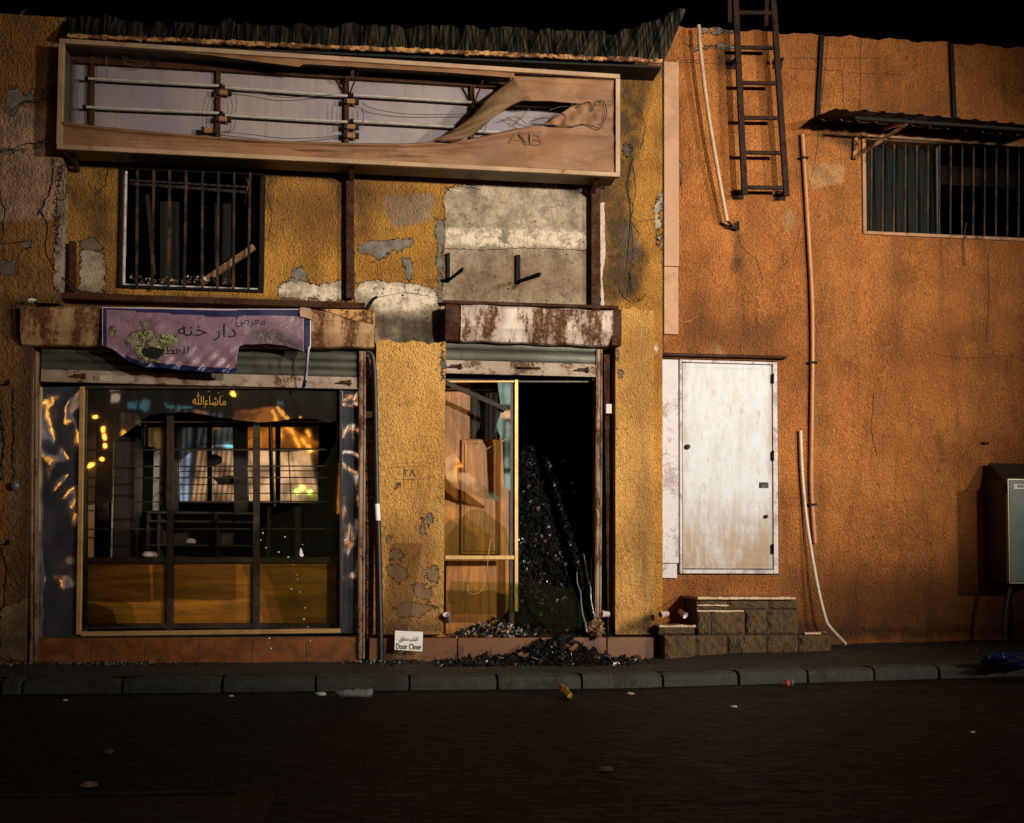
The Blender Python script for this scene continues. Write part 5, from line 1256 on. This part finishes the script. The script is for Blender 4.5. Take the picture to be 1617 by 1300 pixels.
mb = MB(); mb.tube([P(595.5,788,-.15),P(595.6,797,-.15)], .0225, 10); mb.tube([P(597,822,-.15),P(599,900,-.15),P(602,1042,-.17)], .027, 10); mb.build('lower_tube', MT['black_cable'], t)
mb = MB(); q_ = P(585,655,-.12); mb.box(q_.x-.05, q_.x+.02, -.14, -.03, q_.z-.03, q_.z+.03); mb.build('clip', MT['rust_steel'], t, bevel=.003)
def cable(pts, r, lab, y=-.14, mt='black_cable'):
    mb = MB(); mb.tube(smoothline([P(p[0], p[1], (p[2] if len(p) > 2 else y)) for p in pts], 6), r, 6); tag(mb.build('cable', MT[mt]), lab, 'cable', 'loose cables on the walls')
cable([(42,15),(30,26),(22,50),(20,90),(12,140),(5,190),(-5,240)], .014, 'thick black cable sweeping down the top of the left pilaster')
cable([(96,200),(90,216),(80,214),(72,222),(66,260),(66,310),(62,345),(55,400),(47,450),(30,478)], .008, 'thin black cable looping down the left pilaster from beside the sign')
cable([(90,216),(93,240),(88,280),(84,330),(79,362),(82,400),(92,430),(112,452),(130,462)], .008, 'thin black cable curving to the right behind the short steel post')
cable([(105,62),(103,120),(98,180),(82,214)], .008, 'thin black cable running down the left edge of the sign')
cable([(30,478),(20,500),(0,520)], .006, 'loose black cable tail at the left end of the shutter box')
cable([(995,430,-.02),(1000,460,-.04),(1010,475,-.06),(1020,464,-.1)], .005, 'short loose wire sticking out above the side pier')
cable([(1000,250,-.01),(992,290,-.02),(996,340,-.01),(990,420,-.01)], .004, 'hairline wire down the sooty wall right of the sign')
cable([(1526,352,YR-.03),(1522,380,YR-.02),(1524,420,YR-.02)], .005, 'short wire dangling under the barred window of the orange building')

# ================================================================== STONE STEPS
YS = -.36
st = thing('stone_steps', P(1180, 1037, YS), 'crumbling block steps with a chipped pale slab below the white door', 'steps')
def zpx(py, y=YS, px=1180): return P(px, py, y).z
zt1 = zpx(1003); zt2 = zpx(948); zl = zpx(990, YS+.05, 1070)
core = MB()
def blocks(px_edges, za, zb, y, dep, jit=.01):
    for a, b in zip(px_edges[:-1], px_edges[1:]):
        xa_, xb_ = P(a, 1000, y).x+.005, P(b, 1000, y).x-.005; j = random.uniform(-jit, jit); n = 6
        vs = []; 
        def fr(u, v):
            e = min(u, 1-u, v, 1-v); rr = .026*(1-min(1, e/.16))**2
            return (xa_+(xb_-xa_)*u, y+j+rr + .007*math.sin(u*17+a)*math.sin(v*13+b) + random.uniform(-.006,.006), za+.004+(zb-za-.008)*v)
        core.grid(fr, 14, 10, smooth=False)
        core.box(xa_+.0005, xb_-.0005, y+.022, y+dep, za+.0045, zb-.0045)
blocks([1050,1100,1150,1166,1212,1262,1314], -.02, zt1, YS, .30); 
blocks([1101,1124,1178,1212,1262], zt1, zt2-.09, YS+.012, .40); blocks([1101,1150,1215,1262], zt2-.09, zt2, YS+.02, .40)
blocks([1041,1100], zt1, zl, YS+.05, .3)
core.build('blockwork', MT['stone'], st)
mb = MB(); mb.box(P(1051,1000,YS).x, P(1313,1000,YS).x, YS+.028, YR-.002, -.03, zt1-.004); mb.box(P(1102,1000,YS).x, P(1261,1000,YS).x, YS+.045, YR-.004, zt1-.002, zt2-.004); mb.box(P(1042,1000,YS).x+.01, P(1101,1000,YS).x, YS+.085, -.001, zt1-.003, zl-.006)
mb.build('mortar_core', MT['mortar'], st)
mb = MB(); a = P(1101,948,YS+.0).x; b = P(1256,948,YS).x
mb.prism([(a-.0,0,0),(b,0,0),(b-.06,0,.0)], 0, 0) if False else None
yb_ = YR-.006
mb.add([(a,YS,zt2+.004),(b,YS,zt2+.004),(b-.05,yb_,zt2+.004),(a-.02,yb_,zt2+.004),(a,YS,zt2+.03),(b,YS,zt2+.03),(b-.05,yb_,zt2+.03),(a-.02,yb_,zt2+.03)], [(0,3,2,1),(4,5,6,7),(0,1,5,4),(1,2,6,5),(2,3,7,6),(3,0,4,7)])
mb.build('top_slab', MT['slab'], st)
mb = MB(); x = a
while x < b-.02:
    L = random.uniform(.03,.09); L = min(L, b-x); mb.box(x, x+L+.001, YS-.012+random.uniform(-.004,.004), YS-.0005, zt2+.006+random.uniform(0,.006), zt2+.031+random.uniform(-.006,.002)); x += L
mb.build('chipped_edge', MT['slab_edge'], st, bevel=.003)
for (p0_, p1_, py) in ((1101,1150,956),(1101,1174,965)):
    mb = MB()
    x = P(p0_,py,YS).x; e = P(p1_,py,YS).x; z_ = zpx(py)
    while x < e: L = random.uniform(.03,.08); mb.box(x, min(x+L, e), YS-.005+random.uniform(-.003,.003), YS+.03, z_-random.uniform(.006,.012), z_+random.uniform(.004,.009)); x += L
    mb.build('chipped_edge', MT['slab_edge'], st, bevel=.003)
mb = MB()
x = P(1041,985,YS+.04).x; e = P(1099,985,YS+.04).x
while x < e: L = random.uniform(.03,.07); mb.box(x, min(x+L, e), YS+.035+random.uniform(-.004,.004), YS+.10, zl-.004, zl+random.uniform(.010,.02)); x += L
mb.build('chipped_edge', MT['slab_edge'], st, bevel=.003)
for (p0_, p1_, z_) in ((1270,1296,zt1+.004),(1250,1312,-.012+.03)):
    mb = MB(); x = P(p0_,1000,YS).x; e = P(p1_,1000,YS).x; mb.box(x, e, YS-.012, YS+(.06 if z_ > .1 else -.001), z_, z_+.018); mb.build('chipped_edge', MT['slab_edge'], st, bevel=.003)
mb = MB(); mb.box(P(1043,990,YS).x, P(1100,990,YS).x, YS+.06, -.002, zl-.004, zl+.012); mb.build('low_slab', MT['slab'], st)
mb = MB()
for k in range(14): mb.shard(P(random.uniform(1262,1308), 1000, random.uniform(-.3,-.1))*1.0, .02, 0, .5)
for i, v in enumerate(mb.v): mb.v[i] = (v[0], v[1], zt1+.012+(v[2]-zt1)*.2)
mb.build('loose_chips', MT['slab_edge'], st)

# ================================================================== UTILITY CABINET
YC = -.34
uc = thing('utility_cabinet', P(1606, 1010, -.15), 'grey metal utility cabinet on a bent pipe leg by the orange wall', 'cabinet')
x0 = P(1592, 840, YC).x; z1 = P(1595, 757, YC).z; z0 = P(1595, 921, YC).z; x1 = x0+.55; yk = YC+.42
mb = MB(); mb.box(x0, x1, YC+.012, yk, z0, z1); mb.build('casing', MT['cab_side'], uc, bevel=.004)
mb = MB(); mb.box(x0+.008, x1-.01, YC-.012, YC+.010, z0+.012, z1-.012); mb.build('door', MT['cab_door'], uc, bevel=.005)
mb = MB(); mb.box(x0-.004, x1+.004, YC-.016, YC+.02, z1-.010, z1+.004); mb.box(x0-.004, x1+.004, YC-.016, YC+.011, z0-.004, z0+.010); mb.box(x0-.005, x0+.006, YC-.014, YC+.02, z0+.011, z1-.011); mb.build('door_trim', MT['cab_trim'], uc, bevel=.001)
mb = MB(); mb.box(x0-.012, x0-.0055, YC+.0, YC+.03, z1-.14, z1-.04); mb.build('hinge', MT['black_iron'], uc, bevel=.002)
a = P(1601, 772, YC-.013); b = P(1616, 765, YC-.013)
mb = MB(); mb.box(a.x, b.x, YC-.0145, YC-.0125, a.z, b.z); lb_ = mb.build('label', MT['paper'], uc)
mb = MB(); mb.box(a.x+.032, b.x-.004, YC-.0158, YC-.0147, a.z+.012, b.z-.008); mb.build('blue_print', MT['banner_blue'], lb_)
mb = MB(); mb.box(a.x+.005, a.x+.022, YC-.0158, YC-.0147, a.z+.015, b.z-.010); mb.build('pale_print', MT['banner_edge'], lb_)
mb = MB(); xr_ = P(1578,720,YC+.3).x; zr = P(1578,722,YC+.3).z
mb.add([(x0+.02,YC+.10,z1+.005),(x1,YC+.10,z1+.005),(x1,yk-.05,z1+.19),(x0+.02,yk-.05,z1+.19),(x0+.02,yk,z1+.005),(x1,yk,z1+.005)], [(0,1,2,3),(3,2,5,4),(0,3,4),(1,5,2),(0,4,5,1)]); mb.build('sloping_hood', MT['dark_wood'], uc)
mb = MB(); mb.tube(smoothline([V3(x0+.12,YC+.16,z0+.0), V3(x0+.06,YC+.16,z0-.22), V3(x0+.035,YC+.16,z0-.45), V3(x0+.05,YC+.16,.0)], 6), .022, 10); mb.build('leg', MT['cab_side'], uc)
mb = MB(); mb.tube(smoothline([V3(x1-.12,YC+.16,z0+.0), V3(x1-.1,YC+.16,z0-.3), V3(x1-.12,YC+.16,.0)], 6), .022, 10); mb.build('leg', MT['cab_side'], uc)
p = P(1556, 700, YR-.02); mb = MB(); mb.bar(p+V3(-.03,0,0), p+V3(.03,0,0), .02, .04); tag(mb.build('wall_peg', MT['black_iron'], bevel=.002), 'tiny black peg in the orange wall above the utility cabinet', 'peg')
p = P(23, 767, YP-.02); mb = MB(); mb.lathe([(0,-.02),(.035,-.016),(.04,0),(.04,.02)], p, (0,1,0), 14); tag(mb.build('round_fixing', MT['ash_grey']), 'round grey fixing on the left pilaster beside the shop window', 'fixing')
for (px, py) in ((10, 605), (11, 857)):
    p = P(px, py, YP-.02); mb = MB(); mb.bar(p+V3(-.02,0,-.01), p+V3(.02,0,-.01), .015, .03); mb.bar(p+V3(.018,0,-.01), p+V3(.018,0,.03), .012, .02)
    tag(mb.build('wall_peg', MT['black_iron'], bevel=.002), 'small black hook near the left frame edge, '+('level with the shutter rail' if py < 700 else 'below the round grey fixing'), 'hook')

# ================================================================== SMALL THINGS
dc = thing('door_notice', P(645, 1040, -.33), 'clear pocket with a white DOOR CLOSE card leaning against the centre pier', 'notice')
def lean(px, py): # a plane leaning back to the pier
    y = np.interp(py, [855, 1040], [-.16, -.30]); return P(px, py, float(y))
def lp(u, v): # u across v down
    return lean(624+44*u if True else 0, 857+183*v)
mb = MB(); mb.grid(lambda u, v: lean(622+(50-6*v)*u, 857+183*v)+V3(0,.004*math.sin(u*5+v*7),0), 10, 24, flip=True); mb.build('plastic_pocket', MT['clear_plastic'], dc)
mb = MB(); mb.tube([lean(672,858)+V3(0,-.01,0), lean(655,885)+V3(0,-.02,0), lean(648,905)+V3(0,-.01,0)], [.001,.004,.001], 6); mb.build('fold', MT['clear_plastic'], dc)
y0_ = float(np.interp(1012, [855,1040], [-.16,-.30]))-.012
mb = MB(); c4 = [P(624,996,y0_), P(668,998,y0_-.0), P(667,1029,y0_-.02), P(623,1026,y0_-.02)]
vs = c4 + [q_+V3(0,.003,0) for q_ in c4]; mb.add(vs, [(0,3,2,1),(4,5,6,7),(0,1,5,4),(1,2,6,5),(2,3,7,6),(3,0,4,7)]); mb.build('card', MT['paper'], dc)
ra_, rb_ = P(626,1025,y0_-.018), P(665,1015,y0_-.018)
letters('Door Close', 'lettering', MT['ink'], ra_.x, rb_.x, ra_.z, .052, y0_-.022, dc, bold=.02, slope=-.03)
ra_, rb_ = P(631,1014,y0_-.012), P(661,1004,y0_-.012)
letters('\ufed6\ufee0\ufed0\ufee3 \ufe8f\ufe8e\ufe92\ufedf\ufe8d', 'lettering', MT['ink'], ra_.x, rb_.x, ra_.z, .055, y0_-.022, dc, bold=.012, slope=-.02)
# pencil grid with numerals on the centre pier
sc_ = MB()
for (a, b) in (((618,733),(678,730)),((618,738),(678,736)),((678,730),(679,770)),((637,735),(637,758)),((637,758),(679,756)),((624,757),(660,757)),((638,757),(638,772)),((660,757),(660,772)),((638,772),(660,772)),((645,757),(645,762))):
    A, Bb = P(*a, YQ-.004), P(*b, YQ-.004); n = 8
    for k in range(n):
        sc_.bar(A.lerp(Bb, k/n), A.lerp(Bb, (k+.9)/n), .003, .002)
sc_.build('stencil_grid', MT['frame_dark'], B)
r = rect_px(638, 741, 656, 753, YQ)
letters('\u0662\u0668', 'stencil_numerals', MT['frame_dark'], r[0], r[1], r[2], r[3]-r[2], YQ-.006, B)

def cup(p, ax, lab, h=.085, band=False, r=.032):
    t = thing('paper_cup', p, lab, 'cup', 'paper cups')
    mb = MB(); mb.lathe([(0,0),(r*.72,0),(r,h),(r*1.06,h),(r*1.06,h+.004),(r*.95,h+.003),(r*.68,.006),(0,.006)], p, ax, 18); mb.build('wall', MT['cup'], t)
    if band: mb = MB(); mb.lathe([(r*.80,h*.25),(r*.80+.003,h*.25),(r*.93+.003,h*.7),(r*.93,h*.7)], p, ax, 18); mb.build('band', MT['cup_red'], t)
cup(P(708,982,-.15)+V3(0,0,.0), (-.25,-.55,.75), 'white paper cup tipped on the doorway sill by the centre pier', .09)
cup(P(962,970,-.10), (-1,-.2,.05), 'pinkish paper cup lying at the right edge of the burnt doorway', .075)
cup(P(1055,969,YS+.12), (-1,-.35,-.12), 'pale paper cup lying on its side on the low left step', .085, r=.03)
cup(P(1073,965,YS+.14), (.45,-.6,-.45), 'pinkish paper cup tipped forward on the low left step', .08, r=.03)
cup(G(1235,1079,ZR+.03), (1,-.15,.05), 'crushed red banded cup lying against the kerb below the steps', .08, True, .03)
p = G(1495,1064,ZR+.035); 
mb = MB(); mb.lathe([(0,0),(.03,.002),(.032,.02),(.03,.05),(.033,.09),(.03,.13),(.013,.16),(.013,.175),(0,.176)], p, (1,-.2,.02), 14); tag(mb.build('plastic_bottle', MT['bottle_plastic']), 'clear plastic bottle lying against the kerb at the far right', 'bottle')
p = G(530,1087,-.02)+V3(0,-.06,-.03)
mb = MB(); mb.lathe([(0,0),(.012,.0),(.013,.02),(.028,.05),(.03,.10),(.024,.13),(.03,.16),(.031,.22),(.028,.27),(0,.28)], p, (1,-.02,.0), 14)
for i, v in enumerate(mb.v): mb.v[i] = (v[0], v[1]+.006*math.sin(v[0]*90), v[2]+.006*math.sin(v[0]*70+1))
tag(mb.build('plastic_bottle', MT['bottle_plastic']), 'crushed plastic bottle lying against the kerb below the centre pier', 'bottle')
def crumple(p, r, mt, lab, name='paper_scrap', cat='litter', sq_=(1,1,.6), seed=0):
    rs_ = np.random.RandomState(seed); ph = rs_.rand(8)*6; mb = MB()
    def f(u, v):
        a = u*6.283; b = v*math.pi; n = 1+.30*math.sin(a*3+ph[0]+b*2)+.22*math.sin(a*5+b*7+ph[1])+.15*math.sin(b*11+a*2+ph[2])
        return (p.x+r*n*math.sin(b)*math.cos(a)*sq_[0], p.y+r*n*math.sin(b)*math.sin(a)*sq_[1], p.z+r*sq_[2]*(1.0+n*math.cos(b)))
    mb.grid(f, 18, 10, smooth=False); tag(mb.build(name, mt), lab, cat)
mb = MB(); pts = [G(886,1080,ZR+.09), G(888,1087,ZR+.06), G(893,1093,ZR+.045), G(900,1100,ZR+.03)]
mb.tube(smoothline(pts, 5), [.006,.014,.02,.012,.022,.03,.02,.028,.036,.03,.034,.03,.026,.03,.028,.02][:16], 7)
for i, v in enumerate(mb.v): mb.v[i] = (v[0]+random.uniform(-.006,.006), v[1]+random.uniform(-.006,.006), v[2]+random.uniform(-.006,.006))
tag(mb.build('foil_wrapper', MT['foil']), 'crumpled gold foil wrapper in the gutter below the doorway', 'wrapper')
for i, (px, py, r_, lab) in enumerate((
   (506,1098,.030,'crumpled white paper scrap at the kerb below the shop window'),
   (898,1101,.022,'white scrap touching the gold foil wrapper'),
   (996,1097,.022,'pale crumpled scrap in the gutter right of the gold foil wrapper'),
   (1159,1117,.018,'small white scrap on the road below the block steps'),
   (140,1242,.026,'white torn scrap on the dark road at the lower left'),
   (172,1189,.022,'bluish torn scrap on the road above the lower left one'),
   (956,1217,.024,'lone white scrap in the middle of the dark road'),
   (365,1100,.014,'little pale scrap at the kerb below the shop window, left of the white one'),
   (103,1107,.014,'little yellowish scrap at the kerb on the far left'),
   (1535,1157,.012,'tiny white scrap on the road at the far right'))):
    crumple(G(px, py, ZR+.005), r_, MT['paper'] if i not in (2, 5) else (MT['cup'] if i == 2 else MT['banner_edge']), lab, sq_=(1.2,.9,.35), seed=i)
crumple(G(185,1043,.0), .07, MT['bottle_plastic'], 'crumpled clear plastic sheet at the foot of the plinth tiles', 'plastic_sheet', 'litter', (1.6,.7,.35), 21)
crumple(G(555,1045,.0)+V3(.2,.0,0), .03, MT['bottle_plastic'], 'crumpled plastic scrap on the pavement right of the shop window', 'plastic_sheet', 'litter', (1.2,.7,.6), 22)
crumple(G(1600,1052,.0), .11, MT['blue_bag'], 'shiny blue plastic bag slumped on the pavement under the utility cabinet', 'plastic_bag', 'bag', (2.2,.9,.45), 23)
crumple(P(942, 1000, -.22)+V3(0,0,-.03), .07, MT['ash_brown'], 'scorched brown lump at the right end of the rubble heap', 'scorched_lump', 'rubble lump', (1,.9,1.0), 31)
crumple(P(50,476,-.32), .022, MT['paper'], 'small white scrap on the left end of the shutter box', 'paper_scrap', 'litter', (1.4,.9,.5), 24)

# charred stub between the two shutter boxes
stick(P(576,488,-.2), P(597,468,-.22), .022, MT['black_iron'], 'burnt black stub sticking up at the right end of the left shutter box', 'stub', n=4, name='burnt_stub')

# ================================================================== ACROSS THE STREET (seen in the glass and mirrors)
YO = -25.0
def RF(px, py, ym):       # place across the street that the mirror plane ym shows at this pixel
    p = P(px, py, 2*ym - YO); return V3(p.x, YO, p.z)
ob = thing('opposite_building', (0, YO-.1, ZR), 'building across the street, seen only as reflections in the shop glass', 'building')
mb = MB(); mb.box(-22, 22, YO-8, YO-.05, ZR-.05, 9.5); mb.build('wall', MT['cab_side'], ob)
E1 = emit('lit_cream_panel', (.90,.52,.26), 1.5, 1.6); E2 = emit('lit_lilac_panel', (.50,.60,.85), 1.2, 1.6); E3 = emit('lit_orange_lamp', (1,.42,.06), 16.0)
E8 = emit('pale_green_glow', (.55,.75,.62), .8, 1.6); E4 = emit('lit_cyan_sign', (.25,.75,.85), 1.8); E5 = emit('lit_green_lamp', (.5,1,.15), 7.0); E6 = emit('lit_white_sign', (1,.75,.5), 5.0); E7 = emit('lit_orange_band', (1,.30,.05), 4.5, 1.6)
def panel(pts, mt, name='lit_panel', ym=YM, dz=0.0):
    mb = MB(); q_ = [RF(a, b, ym) for a, b in pts]; mb.prism([V3(v.x, 0, v.z) for v in q_], YO+dz, YO+dz+.04); return mb.build(name, mt, ob)
k = 0
def slats(px0, px1, n, yt, yb_, sh, mt, frac=.68):
    mb = MB(); w = (px1-px0)/n
    for i in range(n):
        a = px0+w*i; b = a+w*frac*random.uniform(.6,1.2)
        q_ = [RF(a+sh, yt, YM), RF(b+sh, yt, YM), RF(b, yb_, YM), RF(a, yb_, YM)]
        mb.prism([V3(v.x,0,v.z) for v in q_], YO+.02, YO+.06)
    mb.build('lit_shutter', mt, ob)
slats(222, 264, 2, 672, 806, 0, E1, .8); slats(283, 300, 2, 665, 792, 6, E2, .5); slats(304, 374, 9, 712, 792, 10, E1, .42); slats(310, 370, 6, 668, 706, 6, E2, .5)
slats(392, 505, 15, 712, 792, -14, E1, .84); panel([(388,668),(440,668),(505,700),(502,712),(380,706)], E7, dz=.01)
panel([(325,668),(350,668),(352,676),(327,678)], E7); panel([(355,700),(372,698),(373,708),(356,708)], E4, dz=.08)
for (px, py) in ((438,674),(440,682),(452,672),(460,679),(466,692),(470,700),(478,694),(486,682),(487,705),(447,668)):
    mb = MB(); p = RF(px, py, YM)+V3(0,.4,0); mb.tube([p, p+V3(.12,0,-.22)], [.06,.03], 8); mb.build('lit_lamp', E3, ob)
for (px, py, mt) in ((470,778,E5),(490,779,E5),(230,704,E3),(478,772,E3)):
    mb = MB(); p = RF(px, py, YM)+V3(0,.5,0); mb.lathe([(0,-.07),(.06,-.04),(.08,0),(.06,.04),(0,.07)], p, n=10); mb.build('lit_lamp', mt, ob)
# lights that the front panes catch
for (px0, py0, px1, py1, mt) in ((206,637,224,644,E4),(229,638,244,645,E4),(262,642,276,645,E4),(279,640,287,648,E4),(290,642,304,645,E4),(437,637,446,642,E4),(173,624,190,633,E6),(170,615,189,618,E6)):
    mb = MB(); a = RF(px0, py0, -.04); b = RF(px1, py1, -.04); n = 5
    for i in range(n):
        xa_ = a.x+(b.x-a.x)*i/n; mb.box(min(xa_, xa_+(b.x-a.x)/n*.7), max(xa_, xa_+(b.x-a.x)/n*.7), YO+.1, YO+.2, b.z-random.uniform(0,.06), a.z+random.uniform(-.05,.03))
    mb.build('lit_sign', mt, ob)
MT['lamp_hot'] = emit('bright_amber_lamp', (1,.40,.05), 60)
for (px, py) in ((151,662),(168,683),(171,692),(171,704),(149,737),(138,742),(165,728),(370,628),(374,603)):
    mb = MB(); p = RF(px, py, -.04)+V3(0,.6,0); mb.lathe([(0,-.08),(.07,-.05),(.09,0),(.07,.05),(0,.08)], p, n=10); mb.build('lit_lamp', MT['lamp_hot'], ob)
for (px0, py0, px1, py1, mt) in ((784,600,792,700,E8),(795,598,808,640,E8),(786,650,806,662,E1),(797,668,803,740,E8),(796,748,806,776,E8),(704,716,722,770,E1),(722,726,740,742,E7),(726,750,768,790,E1),(770,772,790,788,E8)):  # glowing panels added across the street to brighten the door shards
    mb = MB(); a = RF(px0, py0, .0); b = RF(px1, py1, .0); mb.box(a.x, b.x, YO+.2, YO+.26, b.z, a.z); mb.build('glow_panel', mt, ob)
# lit shopfronts along the opposite pavement, for the steel panels
for (x0, x1, z0, z1, mt) in ((-21,-19.5,2.6,4.6,E1),(-19,-18.2,1.0,2.4,E7),(-17.6,-17.2,2.6,5.6,E6),(-2.2,-1.4,2.4,4.0,E7),(-1.0,-.4,2.5,5.2,E6),(.3,1.6,3.0,4.3,E7),(3.4,5.2,3.2,4.3,E1),(8,10,3.0,3.4,E6)):
    mb = MB(); mb.box(x0, x1, YO-.04, YO+.05, z0+ZR, z1); mb.build('glow_panel', mt, ob)
# the street lamp that lights the scene
for LAMP, lab in zip(LAMPS, ('street lamp on a grey pole across the road, the one farther to the right', 'street lamp on a grey pole across the road, the one nearer the shop')):
  lp_ = thing('street_lamp', (LAMP.x, LAMP.y-1.2, ZR), lab, 'street lamp', 'street lamps across the road')
  mb = MB(); mb.tube([(LAMP.x, LAMP.y-1.2, ZR), (LAMP.x, LAMP.y-1.2, LAMP.z-.4), (LAMP.x, LAMP.y-1.0, LAMP.z+.15), (LAMP.x, LAMP.y-.45, LAMP.z+.3)], [.08,.06,.05,.04], 12); mb.build('pole', MT['cab_side'], lp_)
  mb = MB(); mb.box(LAMP.x-.16, LAMP.x+.16, LAMP.y-.6, LAMP.y-.24, LAMP.z+.12, LAMP.z+.30); mb.build('lamp_head', MT['cab_side'], lp_, bevel=.02)
